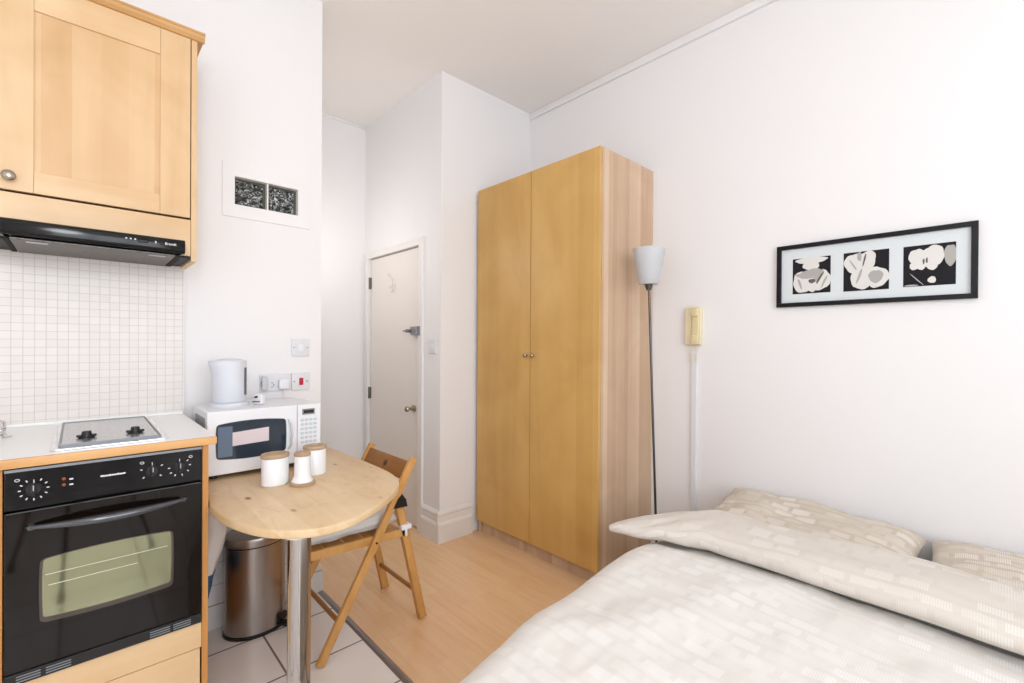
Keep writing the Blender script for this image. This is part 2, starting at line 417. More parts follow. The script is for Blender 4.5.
# ------------------------------------------------------------------ room shell
XW, YN, YL, XD, XC, YK, H = 2.554, 2.525, 3.625, 1.726, 0.926, 2.453, 3.087
XL, YB = -1.7, -1.75          # the walls behind the camera
bm = bmesh.new(); bx(bm, XC + 0.0, XW, YB, YL, -0.08, 0.0)
struct('floor', bm, floor_laminate())
FT = tile_mat('floor_tile', (251, 244, 239), (247, 239, 233), (104, 94, 90), 0.33, 0.33, 0.0045, 0, 'XY', 0.22, (0.06, 0.06))
bm = bmesh.new(); bx(bm, XL, XC - 0.002, YB, YL, -0.08, 0.0)
o = struct('floor', bm, FT)
bm = bmesh.new()
prism(bm, [(-0.016, 0), (0.016, 0), (0.011, 0.005), (0.003, 0.008), (-0.003, 0.008), (-0.011, 0.005)], 0, YK - YB - 0.02, 0, 0, Matrix(((1, 0, 0, XC), (0, 0, 1, YB), (0, 1, 0, 0), (0, 0, 0, 1))))
struct('trim_1', bm, STRIP, None, True)
struct('ceiling', box(XL - 0.1, XW + 0.1, YB - 0.1, YL + 0.1, H, H + 0.1), CEIL)
struct('wall_right', box(XW, XW + 0.12, YB - 0.1, YL + 0.1, -0.05, H), WALL)
# lobby return + wall carrying the front door: one mesh with the door opening
DY0, DY1, DZ = 2.765, 3.545, 1.988
bm = bmesh.new()
bx(bm, XD, XD + 0.12, YN, DY0, 0, H); bx(bm, XD, XD + 0.12, DY1, YL + 0.1, 0, H); bx(bm, XD, XD + 0.12, DY0, DY1, DZ, H)
struct('wall_entrance', bm, WALL)
struct('wall_nib', box(XD + 0.12, XW, YN, YN + 0.1, 0, H), WALL)
struct('wall_hall', box(XL, XD + 0.12, YL, YL + 0.1, 0, H), WALL)
# kitchen wall with glass block opening
GX0, GX1, GZ0, GZ1 = 0.5257, 0.806, 1.9464, 2.0764
bm = bmesh.new()
bx(bm, XL, GX0, YK, YK + 0.12, 0, H); bx(bm, GX1, XC, YK, YK + 0.12, 0, H)
bx(bm, GX0, GX1, YK, YK + 0.12, 0, GZ0); bx(bm, GX0, GX1, YK, YK + 0.12, GZ1, H)
bx(bm, XC - 0.1, XC, YK + 0.12, YL, 0, H)
struct('wall_kitchen', bm, WALL)
# walls behind the camera, each with a window opening
W1 = (-0.75, 1.45, 0.9, 2.6)
bm = bmesh.new()
bx(bm, XL, W1[0], YB - 0.12, YB, 0, H); bx(bm, W1[1], XW, YB - 0.12, YB, 0, H)
bx(bm, W1[0], W1[1], YB - 0.12, YB, 0, W1[2]); bx(bm, W1[0], W1[1], YB - 0.12, YB, W1[3], H)
struct('wall_front', bm, WALL)
W2 = (-0.9, 0.6, 0.95, 2.45)
bm = bmesh.new()
bx(bm, XL - 0.12, XL, YB, W2[0], 0, H); bx(bm, XL - 0.12, XL, W2[1], YL, 0, H)
bx(bm, XL - 0.12, XL, W2[0], W2[1], 0, W2[2]); bx(bm, XL - 0.12, XL, W2[0], W2[1], W2[3], H)
struct('wall_left', bm, WALL)
def window_frame(name, a0, a1, z0, z1, M4, nmull):
    bm = bmesh.new(); t = 0.05
    for q in (prism,):
        q(bm, [(a0, z0), (a1, z0), (a1, z0 + t), (a0, z0 + t)], 0.02, 0.07, 0, 0, M4)
        q(bm, [(a0, z1 - t), (a1, z1 - t), (a1, z1), (a0, z1)], 0.02, 0.07, 0, 0, M4)
        for k in range(nmull + 2):
            x = a0 + (a1 - a0 - t) * k / (nmull + 1)
            q(bm, [(x, z0 + t), (x + t, z0 + t), (x + t, z1 - t), (x, z1 - t)], 0.02, 0.07, 0, 0, M4)
        zm = (z0 + z1) / 2
        q(bm, [(a0 + t, zm), (a1 - t, zm), (a1 - t, zm + 0.04), (a0 + t, zm + 0.04)], 0.02, 0.06, 0, 0, M4)
    return struct(name, bm, GLOSSW)
window_frame('window_2', W1[0], W1[1], W1[2], W1[3], Matrix(((1, 0, 0, 0), (0, 0, 1, YB - 0.11), (0, 1, 0, 0), (0, 0, 0, 1))), 2)
window_frame('window_3', W2[0], W2[1], W2[2], W2[3], Matrix(((0, 0, 1, XL - 0.11), (1, 0, 0, 0), (0, 1, 0, 0), (0, 0, 0, 1))), 1)  # unseen side window, added as an opening for the fill

# ceiling edge strip along the right wall and above the hall
struct('trim_2', box(XW - 0.018, XW, YB, YN, H - 0.05, H, 0.006), WALL, None, True)
struct('trim_3', box(XC, XD, YL - 0.012, YL, H - 0.02, H, 0.004), WALL, None, True)
# skirting boards with a stepped top
def skirting(name, pts, normal):
    """pts: two XY points along the wall foot; normal: outward"""
    (x0, y0), (x1, y1) = pts; d = Vector((x1 - x0, y1 - y0, 0)); L = d.length; d.normalize(); n_ = Vector((*normal, 0))
    prof = [(0, 0), (0.024, 0), (0.024, 0.115), (0.019, 0.128), (0.014, 0.134), (0.014, 0.172), (0.020, 0.182), (0.018, 0.192), (0.006, 0.205), (0, 0.205)]
    M4 = Matrix(((n_.x, 0, d.x, x0), (n_.y, 0, d.y, y0), (0, 1, 0, 0), (0, 0, 0, 1)))
    b = bmesh.new(); prism(b, prof, 0, L, 0, 0, M4)
    bmesh.ops.recalc_face_normals(b, faces=b.faces)
    return struct(name, b, GLOSSW)
skirting('baseboard_nib', ((XD - 0.024, YN), (1.985, YN)), (0, -1))
skirting('baseboard_entrance', ((XD, YN - 0.0), (XD, 2.722)), (-1, 0))
skirting('baseboard_hall', ((XC, YL), (XD, YL)), (0, -1))
skirting('baseboard_right', ((XW, YB), (XW, 1.44)), (-1, 0))
bm = bmesh.new(); bx(bm, 0.34, XC + 0.012, YK - 0.014, YK, 0, 0.11, 0.003); bx(bm, XC, XC + 0.012, YK, YL, 0, 0.11, 0.003)
struct('baseboard_kitchen', bm, tile_mat('skirting_tile', (238, 236, 234), (234, 232, 230), (205, 202, 198), 0.2, 0.11, 0.003, 0, 'XZ', 0.2))
# white wall tiles under the table height
struct('wall_tiles_low', box(0.335, XC - 0.002, YK - 0.008, YK, 0.112, 0.42, 0.001), tile_mat('low_wall_tile', (240, 238, 238), (236, 234, 234), (208, 206, 204), 0.2, 0.1, 0.003, 0, 'XZ', 0.15))
# mosaic splashback
struct('wall_splashback', box(XL, 0.330, YK - 0.012, YK, 0.994, 1.80), mosaic_mat())
struct('trim_4', box(0.330, 0.335, YK - 0.014, YK, 0.994, 1.66, 0.001), GLOSSW)

# front door
bm = box(XD + 0.012, XD + 0.052, 2.783, 3.536, 0.006, 1.980, 0.002)
door = struct('door_1', bm, DOORP)
bm = bmesh.new()
bx(bm, XD - 0.016, XD + 0.10, 2.722, 2.776, 0, 2.036, 0.004); bx(bm, XD - 0.016, XD + 0.10, 3.541, 3.595, 0, 2.036, 0.004)
bx(bm, XD - 0.016, XD + 0.10, 2.776, 3.541, 1.986, 2.036, 0.004)
struct('trim_5', bm, GLOSSW)
struct('trim_6', box(XD + 0.055, XD + 0.12, 2.77, 3.545, 0.0, 1.995), VOID)
for z in (0.90, 1.79):
    b = bmesh.new(); bx(b, XD - 0.002, XD + 0.018, 3.527, 3.546, z - 0.045, z + 0.045, 0.002); cy(b, (XD - 0.003, 3.5385, z - 0.047), (XD - 0.003, 3.5385, z + 0.047), 0.006, n=12)
    obj('door_hinge', b, HINGE, door)
b = bmesh.new()      # night latch
bx(b, XD - 0.022, XD + 0.012, 2.79, 2.87, 1.362, 1.422, 0.005); cy(b, (XD - 0.045, 2.885, 1.392), (XD + 0.012, 2.885, 1.392), 0.013, n=16); bx(b, XD - 0.055, XD - 0.042, 2.880, 2.915, 1.386, 1.398, 0.003)
bx(b, XD - 0.018, XD + 0.010, 2.745, 2.783, 1.358, 1.425, 0.004)
obj('door_latch', b, Mat('latch_metal', (150, 150, 155), 0.3, 0.8).m, door, label='grey metal night latch')
b = bmesh.new()
cy(b, (XD - 0.002, 2.862, 0.842), (XD + 0.012, 2.862, 0.842), 0.024, n=20); cy(b, (XD - 0.035, 2.862, 0.842), (XD, 2.862, 0.842), 0.009, n=16)
lathe(b, (0, 0, 0), [(0.004, 0), (0.019, 0.004), (0.022, 0.014), (0.017, 0.024), (0.006, 0.028)], 20)
for v in b.verts:
    if abs(v.co.x) < 0.03 and abs(v.co.y) < 0.03 and v.co.z < 0.03:
        x, y, z = v.co; v.co = Vector((XD - 0.034 - z, 2.862 + x, 0.842 + y))
obj('door_handle', b, BRASSY, door, True, label='dark metal round door knob')
b = bmesh.new()
tube(b, [(XD + 0.008, 3.155, 1.745), (XD - 0.006, 3.155, 1.74), (XD - 0.02, 3.15, 1.72), (XD - 0.03, 3.148, 1.712), (XD - 0.035, 3.15, 1.73)], 0.003, 8)
tube(b, [(XD + 0.008, 3.235, 1.835), (XD - 0.005, 3.232, 1.832), (XD - 0.01, 3.15, 1.785), (XD - 0.008, 3.147, 1.70), (XD + 0.004, 3.19, 1.695)], 0.0028, 8)
obj('coat_hook', b, LIGHTG, door, True)

# glass block window in the kitchen wall
bm = bmesh.new()
fx0, fx1, fz0, fz1 = 0.476, 0.862, 1.887, 2.138
for q in ((fx0, GX0, fz0, fz1), (GX1, fx1, fz0, fz1), (GX0, GX1, fz0, GZ0), (GX0, GX1, GZ1, fz1)):
    bx(bm, q[0], q[1], YK - 0.007, YK, q[2], q[3])
bx(bm, 0.6635, 0.6695, YK - 0.004, YK + 0.09, GZ0, GZ1)
win = struct('window_1', bm, WALL)
for i, (x0, x1) in enumerate(((GX0 + 0.001, 0.6630), (0.6700, GX1 - 0.001))):
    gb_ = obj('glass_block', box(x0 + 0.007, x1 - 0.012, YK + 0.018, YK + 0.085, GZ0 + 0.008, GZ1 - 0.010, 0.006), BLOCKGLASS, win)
    obj('block_rim', box(x0, x1, YK + 0.024, YK + 0.088, GZ0 + 0.001, GZ1 - 0.001, 0.002), Mat('block_rim_glass', (88, 88, 74), 0.1).m, win)
    b = bmesh.new(); t = 0.004
    obj('block_backing', box(x0, x1, YK + 0.09, YK + 0.1, GZ0 + 0.001, GZ1 - 0.001), BLOCKBACK, win)
# ------------------------------------------------------------------ wall cabinet
CX1, CF = 0.339, 2.19
cab = thing('wall_cabinet', 'maple shaker wall cabinet above the cooker, with round knob', 'cabinet', (0.05, YK, 1.62))
bm = bmesh.new()
bx(bm, 0.320, CX1, CF, YK - 0.001, 1.622, 2.50, 0.001); bx(bm, -0.232, -0.213, CF, YK - 0.001, 1.622, 2.50, 0.001)
bx(bm, -0.213, 0.320, CF + 0.022, YK - 0.001, 1.80, 1.815); bx(bm, -0.213, 0.320, CF + 0.022, YK - 0.001, 2.485, 2.50); bx(bm, -0.213, 0.320, YK - 0.012, YK - 0.001, 1.815, 2.485)
obj('carcass', bm, MAPLE, cab)
obj('fascia', box(-0.212, 0.319, CF + 0.002, CF + 0.02, 1.642, 1.784, 0.001), MAPLE_H, cab)
bm = bmesh.new(); y0, y1 = CF - 0.003, CF + 0.018
bx(bm, -0.210, -0.110, y0, y1, 1.791, 2.490, 0.0012); bx(bm, 0.2225, 0.3165, y0, y1, 1.791, 2.490, 0.0012)
bx(bm, -0.1115, 0.2240, y1 - 0.0035, y1, 1.791, 2.490)
b2 = bm
cd_ = obj('door', b2, MAPLE, cab)
bm = bmesh.new(); bx(bm, -0.1095, 0.2220, y0, y1, 2.392, 2.490, 0.0012); bx(bm, -0.1095, 0.2220, y0, y1, 1.791, 1.862, 0.0012)
obj('door_rail', bm, MAPLE_H, cd_)
obj('door_panel', box(-0.110, 0.2225, y0 + 0.007, y1 - 0.004, 1.860, 2.394), MAPLE_PANEL, cd_)
bm = bmesh.new()
prism(bm, [(0, 0), (-0.010, 0.002), (-0.018, 0.012), (-0.020, 0.024), (-0.024, 0.026), (-0.024, 0.032), (0, 0.032)], -0.25, 0.362, 0, 0, Matrix(((0, 0, 1, 0), (1, 0, 0, CF), (0, 1, 0, 2.490), (0, 0, 0, 1))))
bx(bm, 0.339, 0.362, CF, YK - 0.001, 2.502, 2.522, 0.003); bx(bm, -0.25, 0.339, CF, YK - 0.001, 2.502, 2.522)
obj('cornice', bm, wood('cornice_wood', (200, 150, 92), (214, 166, 108), (226, 180, 122), 'X', 0.4, 14).m, cab)
def knob(name, c, d, r_, mat, parent, L=0.026):
    b = bmesh.new(); lathe(b, (0, 0, 0), [(r_ * 0.45, 0), (r_ * 0.4, L * 0.45), (r_ * 0.9, L * 0.6), (r_, L * 0.8), (r_ * 0.7, L), (r_ * 0.2, L * 1.05)], 20)
    d = Vector(d); q = Vector((0, 0, 1)).rotation_difference(d).to_matrix().to_4x4(); q.translation = Vector(c)
    bmesh.ops.transform(b, matrix=q, verts=b.verts); return obj(name, b, mat, parent, True)
knob('knob', (-0.165, y0, 1.832), (0, -1, 0), 0.017, BRASSY, cd_)
# ------------------------------------------------------------------ cooker hood
hood = thing('cooker_hood', 'slim black integrated cooker hood under the wall cabinet', 'cooker hood', (0.05, 2.2, 1.62))
bm = bmesh.new()
prism(bm, rrect(2.098, 2.188, 1.634, 1.686, 0.014), -0.182, 0.290, 0.003, 0, Matrix(((0, 0, 1, 0), (1, 0, 0, 0), (0, 1, 0, 0), (0, 0, 0, 1))))
obj('visor', bm, BLACK, hood, True)
obj('housing', box(-0.210, 0.317, 2.186, 2.438, 1.630, 1.640, 0.001), Mat('hood_housing', (26, 24, 23), 0.6).m, hood)
obj('housing_top', box(-0.19, 0.30, 2.22, 2.438, 1.640, 1.79), BLACKP, hood)
obj('grease_filter', box(-0.160, 0.262, 2.118, 2.428, 1.6235, 1.6300, 0.002), FILTER, hood)
bm = bmesh.new()
for x0, x1 in ((-0.176, -0.163), (0.265, 0.284)): bx(bm, x0, x1, 2.12, 2.43, 1.6245, 1.6300, 0.001)
obj('end_strip', bm, VOID, hood)
bm = bmesh.new(); bx(bm, -0.125, -0.075, 2.14, 2.158, 1.6215, 1.6236); bx(bm, 0.185, 0.235, 2.14, 2.152, 1.6215, 1.6236)
obj('filter_latch', bm, LIGHTG, hood)
bm = bmesh.new()
for x in (0.117, 0.129, 0.141): bx(bm, x, x + 0.005, 2.0968, 2.0985, 1.664, 1.6685)
bx(bm, 0.2, 0.203, 2.0968, 2.0985, 1.660, 1.668)
obj('control_mark', bm, WHITEPRINT, hood)
bm = bmesh.new(); bx(bm, 0.15, 0.18, 2.094, 2.0995, 1.657, 1.667, 0.003); bx(bm, 0.213, 0.223, 2.094, 2.0995, 1.657, 1.667, 0.003)
obj('slider', bm, BLACKP, hood)
text('lettering', 'Brandt', 0.0125, onY(2.0978) @ Matrix.Translation((0.245, 1.6635, 0)), WHITEPRINT, hood, 0.0005, 0.0002)

# ------------------------------------------------------------------ base units, worktop, oven, hob
unit = thing('base_unit', 'maple kitchen base unit housing the built-in oven', 'cabinet', (0.07, 2.1, 0))
bm = bmesh.new()
bx(bm, 0.296, 0.313, 1.797, YK - 0.016, 0, 0.968, 0.001); bx(bm, -0.163, -0.146, 1.797, YK - 0.016, 0, 0.968, 0.001)
obj('side_panel', bm, PANEL_WOOD, unit)
bm = bmesh.new(); bx(bm, -0.146, 0.296, 1.83, YK - 0.03, 0.370, 0.386); bx(bm, -0.146, 0.296, YK - 0.03, YK - 0.016, 0.1, 0.968); bx(bm, -0.146, 0.296, 1.83, 1.9, 0.02, 0.1)
obj('carcass', bm, WHITEP, unit)
obj('fascia', box(-0.145, 0.295, 1.797, 1.817, 0.304, 0.387, 0.001), MAPLE_H, unit)
obj('drawer_front', box(-0.145, 0.291, 1.797, 1.817, 0.105, 0.3020, 0.001), MAPLE_H, unit)
unit2 = thing('base_unit', 'maple base unit at the left edge of the picture, left of the oven', 'cabinet', (-0.5, 2.1, 0))
bm = bmesh.new(); bx(bm, -1.1, -0.165, 1.82, YK - 0.016, 0.1, 0.968); bx(bm, -1.1, -0.165, 1.86, YK - 0.016, 0, 0.1)
obj('carcass', bm, MAPLE, unit2)
dd = obj('door', box(-0.70, -0.166, 1.797, 1.817, 0.11, 0.962, 0.001), MAPLE_PANEL, unit2)
knob('knob', (-0.66, 1.797, 0.85), (0, -1, 0), 0.017, BRASSY, dd)
wt = thing('worktop', 'white laminate kitchen worktop with a wooden front edge', 'worktop', (-0.2, 2.1, 0.97))
obj('surface', box(-1.1, 0.331, 1.789, YK - 0.013, 0.969, 0.9935, 0.001), LAMINATE, wt)
obj('edging', box(-1.1, 0.333, 1.775, 1.7888, 0.9685, 0.9940, 0.004), EDGE_WOOD, wt, True)
obj('upstand', box(-1.1, 0.331, YK - 0.020, YK - 0.0125, 0.9936, 1.004, 0.002), LAMINATE, wt)

ov = thing('oven', 'built-in black electric oven with bowed handle and green-tinted window', 'oven', (0.075, 2.1, 0.33))
OX0, OX1, OF = -0.1425, 0.2925, 1.785
obj('casing', box(OX0 + 0.01, OX1 - 0.01, 1.815, 2.36, 0.392, 0.955), BLACKP, ov)
cp = obj('control_panel', box(OX0, OX1, OF, 1.815, 0.856, 0.962, 0.003), BLACK, ov)
obj('panel_trim', box(OX0, OX1, OF - 0.002, OF + 0.008, 0.957, 0.9645, 0.0012), GREYP, cp)
drm = bmesh.new()
PX0, PX1, PZ0, PZ1 = -0.070, 0.2110, 0.553, 0.711
bx(drm, OX0, OX1, OF, 1.813, 0.424, 0.850, 0.003)
dr = obj('door', drm, OVENBLK, ov)
# pane with bowed edges, in a slightly raised rounded frame
def bowed(x0, x1, z0, z1, bow, r_, n=10):
    pts = []
    base = rrect(x0, x1, z0, z1, r_, 6)
    cx, cz = (x0 + x1) / 2, (z0 + z1) / 2
    out = []
    N = len(base)
    for i in range(N):
        a_, b_ = base[i], base[(i + 1) % N]
        L = math.hypot(b_[0] - a_[0], b_[1] - a_[1]); k = max(1, int(L / 0.02))
        for j in range(k):
            out.append((a_[0] + (b_[0] - a_[0]) * j / k, a_[1] + (b_[1] - a_[1]) * j / k))
    hx, hz = (x1 - x0) / 2, (z1 - z0) / 2
    res = []
    for x, z in out:
        u, v = (x - cx) / hx, (z - cz) / hz
        res.append((x + 0.3 * bow * u * (1 - v * v), z + bow * v * (1 - u * u)))
    return res
bm = bmesh.new(); prism(bm, bowed(PX0 - 0.006, PX1 + 0.006, PZ0 - 0.014, PZ1 + 0.002, 0.007, 0.012), 0.0, 0.0014, 0, 0, onY(OF))
obj('window_border', bm, Mat('oven_pane_border', (72, 62, 54), 0.1).m, dr)
bm = bmesh.new(); prism(bm, bowed(PX0, PX1, PZ0, PZ1, 0.007, 0.008), 0.0, 0.0022, 0, 0, onY(OF))
pn = obj('window_pane', bm, PANE, dr)
bm = bmesh.new()
for z, x0, x1 in ((0.668, PX0 + 0.004, PX1 - 0.008), (0.638, PX0 + 0.01, PX0 + 0.2)): bx(bm, x0, x1, OF - 0.0032, OF - 0.0020, z - 0.0009, z + 0.0009)
obj('rack_rail', bm, Mat('rack_rail', (205, 212, 196), 0.2, 0.6).m, pn)
# bowed handle bar
bm = bmesh.new(); hp = []; hr = []
for k in range(25):
    t = k / 24; x = -0.102 + t * (0.252 + 0.102); z = 0.807 + 0.0 * t - 0.003 * math.sin(math.pi * t)
    y = OF - 0.006 - 0.040 * math.sin(math.pi * t) ** 0.8; hp.append((x, y, z)); hr.append(0.003 + 0.0085 * math.sin(math.pi * t) ** 0.7)
tube(bm, hp, hr, 14)
bx(bm, -0.100, -0.085, OF - 0.014, OF + 0.002, 0.799, 0.811, 0.003); bx(bm, 0.235, 0.25, OF - 0.014, OF + 0.002, 0.799, 0.811, 0.003)
obj('handle', bm, Mat('handle_grey', (96, 98, 102), 0.16, 0.7).m, dr, True)
obj('lower_trim', box(OX0, OX1, OF + 0.001, 1.815, 0.390, 0.4205, 0.002), BLACKP, ov)
bm = bmesh.new()
for x0, x1 in ((OX0 + 0.022, OX0 + 0.068), (OX0 + 0.078, OX0 + 0.128), (OX1 - 0.132, OX1 - 0.082), (OX1 - 0.074, OX1 - 0.028)):
    for k in range(3): bx(bm, x0, x1, OF - 0.0006, OF + 0.002, 0.3965 + k * 0.007, 0.3990 + k * 0.007)
obj('vent', bm, GREYP, ov)
def ovknob(x, z, ticks, rot=0.0):
    b = bmesh.new()
    lathe(b, (0, 0, 0), [(0.017, 0), (0.0165, 0.006), (0.013, 0.009)], 28)
    bx(b, -0.0042, 0.0042, -0.015, 0.015, 0.006, 0.022, 0.0015)
    q = onY(OF) @ Matrix.Translation((x, z, 0)) @ Matrix.Rotation(rot, 4, 'Z')
    bmesh.ops.transform(b, matrix=q, verts=b.verts); k = obj('knob', b, BLACKP, cp, True)
    b = bmesh.new(); bx(b, -0.0008, 0.0008, 0.0, 0.0148, 0.0218, 0.0228)
    bx(b, -0.0010, 0.0010, 0.016, 0.026, 0.0002, 0.0012)
    bmesh.ops.transform(b, matrix=q, verts=b.verts); obj('pointer', b, LIGHTG, k)
    b = bmesh.new()
    for a_ in ticks:
        t = bmesh.new(); bmesh.ops.create_cube(t, size=1)
        bmesh.ops.transform(t, matrix=onY(OF) @ Matrix.Translation((x, z, 0.0006)) @ Matrix.Rotation(-R(a_), 4, 'Z') @ Matrix.Translation((0, 0.027, 0)) @ Matrix.Diagonal((0.0026, 0.0055, 0.0012, 1)), verts=t.verts)
        merge(b, t)
    obj('dial_marks', b, WHITEPRINT, cp)
ovknob(-0.088, 0.906, [k * 30 for k in range(1, 12)])
ovknob(0.1645, 0.909, [-75, -130, 130, 60])
ovknob(0.233, 0.909, [50, 85, 125, 165, 205, 235, 270])
def ring(cx, cz, rr):
    b = bmesh.new(); tube(b, [(cx + rr * math.cos(R(t * 30)) * 1.4, OF - 0.0006, cz + rr * math.sin(R(t * 30))) for t in range(12)], 0.0009, 6, 0, True); return b
for cx_, cz_ in ((-0.119, 0.935), (0.140, 0.937), (0.262, 0.937)):
    obj('symbol', ring(cx_, cz_, 0.0032), WHITEPRINT, cp)
bm = bmesh.new()
bx(bm, -0.019, -0.011, OF - 0.0008, OF, 0.9175, 0.9215); bx(bm, -0.019, -0.011, OF - 0.0008, OF, 0.9025, 0.9065)
obj('symbol', bm, WHITEPRINT, cp)
bm = bmesh.new()
for z in (0.9225, 0.906): cy(bm, (-0.030, OF - 0.001, z), (-0.030, OF + 0.001, z), 0.004, n=16)
obj('pilot_lamp', bm, ORANGE, cp)
# the maker's name is too small to read in the picture: a row of tiny marks of its size
bm = bmesh.new(); x_ = 0.046
for k, w_ in enumerate((0.007, 0.003, 0.006, 0.005, 0.007, 0.004, 0.006, 0.005, 0.008)):
    bx(bm, x_, x_ + w_, OF - 0.0006, OF, 0.9125 - 0.0006 * (k % 2), 0.9165 + 0.0008 * (k % 3 == 0)); x_ += w_ + 0.0006
obj('maker_mark', bm, WHITEPRINT, cp)

hob = thing('hob', 'stainless steel domino hob with two black knobs let into the worktop', 'hob', (0.075, 2.09, 0.994))
HX0, HX1, HY0, HY1 = -0.060, 0.212, 1.825, 2.395
bm = bmesh.new(); prism(bm, rrect(HX0, HX1, HY0, HY1, 0.012), 0.9937, 0.9985, 0.0015)
obj('rim', bm, CHROME, hob)
obj('hotplate_tray', box(HX0 + 0.022, HX1 - 0.022, HY0 + 0.050, HY1 - 0.020, 0.9980, 1.0015, 0.001), HOBST, hob)
bm = bmesh.new()
for q in ((HX0 + 0.018, HX1 - 0.018, HY0 + 0.044, HY0 + 0.049), (HX0 + 0.018, HX1 - 0.018, HY1 - 0.020, HY1 - 0.014)): bx(bm, q[0], q[1], q[2], q[3], 0.9975, 1.004, 0.001)
for x in (HX0 + 0.016, HX1 - 0.021): bx(bm, x, x + 0.005, HY0 + 0.044, HY1 - 0.014, 0.9975, 1.003, 0.001)
obj('tray_edge', bm, GREYP, hob)
for x in (0.018, 0.137):
    b = bmesh.new(); cy(b, (x, 1.977, 1.0012), (x, 1.977, 1.005), 0.020, n=24); cy(b, (x, 1.977, 1.005), (x, 1.977, 1.022), 0.0135, 0.011, n=20); bx(b, x - 0.024, x + 0.024, 1.973, 1.981, 1.004, 1.012, 0.002)
    obj('knob', b, BLACKP, hob, True)

# kitchen tap at the left edge
tap = thing('kitchen_tap', 'chrome kitchen tap cut off by the left edge of the picture', 'tap', (-0.235, 2.29, 0.994))
TX, TY = -0.188, 2.215
bm = bmesh.new(); lathe(bm, (TX, TY, 0.9942), [(0.030, 0), (0.030, 0.003), (0.02, 0.006), (0.0165, 0.010), (0.0165, 0.018), (0.0175, 0.020), (0.0165, 0.022), (0.0165, 0.032), (0.0175, 0.034), (0.0165, 0.036), (0.0165, 0.046), (0.012, 0.052)], 28)
obj('tap_body', bm, CHROME, tap, True)
bm = bmesh.new(); tube(bm, [(TX, TY, 1.040), (TX - 0.03, TY + 0.01, 1.075), (TX - 0.06, TY + 0.01, 1.105), (TX - 0.06, TY - 0.03, 1.125), (TX - 0.035, TY - 0.07, 1.12), (TX - 0.015, TY - 0.09, 1.10)], 0.0085, 14)
obj('spout', bm, CHROME, tap, True)
# ------------------------------------------------------------------ table
TZ = 0.770
tbl = thing('dining_table', 'round-ended pine breakfast table fixed to the wall on one chrome leg', 'table', (0.62, 1.9, 0))
# outline measured: straight sides, rounded end
pts = [(0.345, 2.446), (0.322, 1.88), (0.314, 1.76), (0.322, 1.64), (0.350, 1.53), (0.392, 1.44), (0.455, 1.375), (0.53, 1.345), (0.61, 1.355), (0.70, 1.400), (0.79, 1.465), (0.865, 1.54), (0.915, 1.62), (0.940, 1.72), (0.948, 1.85), (0.945, 2.1), (0.935, 2.446)]
def catmull(P, n=6):
    out = []
    for i in range(1, len(P) - 2):
        p0, p1, p2, p3 = (Vector(q) for q in P[i - 1:i + 3])
        for k in range(n):
            t = k / n; out.append(tuple(0.5 * ((2 * p1) + (-p0 + p2) * t + (2 * p0 - 5 * p1 + 4 * p2 - p3) * t * t + (-p0 + 3 * p1 - 3 * p2 + p3) * t ** 3)))
    out.append(tuple(P[-2])); return out
arc = catmull([pts[0]] + pts[1:-1] + [pts[-1]])
bm = bmesh.new(); prism(bm, [pts[0]] + arc + [pts[-1]], TZ - 0.027, TZ, 0.006)
obj('tabletop', bm, PINE, tbl, True)
LX, LY = 0.480, 1.432
bm = cyl((LX, LY, 0.012), (LX, LY, 0.738), 0.0325, n=40)
leg = obj('leg', bm, Mat('table_leg_chrome', (186, 183, 180), 0.07, 1.0).m, tbl, True, label='chrome tube leg')
bm = bmesh.new(); lathe(bm, (LX, LY, 0), [(0.055, 0), (0.055, 0.006), (0.045, 0.012), (0.034, 0.018)], 32); obj('foot_plate', bm, CHROME, leg, True)
bm = bmesh.new(); lathe(bm, (LX, LY, 0.731), [(0.034, 0), (0.05, 0.006), (0.05, 0.012)], 32); obj('top_plate', bm, CHROME, leg, True)

# ------------------------------------------------------------------ microwave
mw = thing('microwave', 'white countertop microwave with dark window on the pine table', 'microwave', (0.58, 2.25, TZ))
MX0, MX1, MF, MB, MZ0, MZ1 = 0.355, 0.782, 2.07, 2.40, 0.786, 1.037
bm = bmesh.new(); bx(bm, MX0 + 0.003, MX1 - 0.003, MF + 0.02, MB, MZ0 + 0.006, MZ1 - 0.002, 0.006)
obj('body', bm, WHITEP, mw)
bm = bmesh.new()
for k in range(9): bx(bm, MX0 + 0.0018, MX0 + 0.004, MF + 0.06 + k * 0.022, MF + 0.073 + k * 0.022, MZ1 - 0.11, MZ1 - 0.03, 0.0008)
obj('side_vent', bm, GREYP, mw)
dm = bmesh.new(); bx(dm, MX0, 0.683, MF, MF + 0.022, MZ0 + 0.004, MZ1, 0.005)
md = obj('door', dm, WHITEP, mw)
bm = bmesh.new(); prism(bm, bowed(0.386, 0.636, 0.852, 0.984, 0.010, 0.010), 0, 0.0016, 0, 0, onY(MF)); g = obj('window', bm, MWGLASS, md)
bm = bmesh.new(); prism(bm, rrect(0.391, 0.440, 0.858, 0.976, 0.004), 0.0016, 0.0022, 0, 0, onY(MF)); obj('screen', bm, MWGLASS2, g)
bm = bmesh.new(); prism(bm, [(0.440, 0.897), (0.571, 0.902), (0.571, 0.958), (0.440, 0.950)], 0.0017, 0.0026, 0, 0, onY(MF)); obj('paper_label', bm, PINKPAPER, md, label='pinkish white paper label')
bm = bmesh.new(); tube(bm, [(0.648, MF + 0.002, 0.855), (0.653, MF - 0.016, 0.872), (0.6555, MF - 0.020, 0.92), (0.653, MF - 0.016, 0.962), (0.648, MF + 0.002, 0.980)], 0.0045, 10); obj('handle', bm, LIGHTG, md, True)
cpn = obj('control_panel', box(0.6845, MX1, MF + 0.001, MF + 0.022, MZ0 + 0.004, MZ1, 0.004), WHITEP, mw)
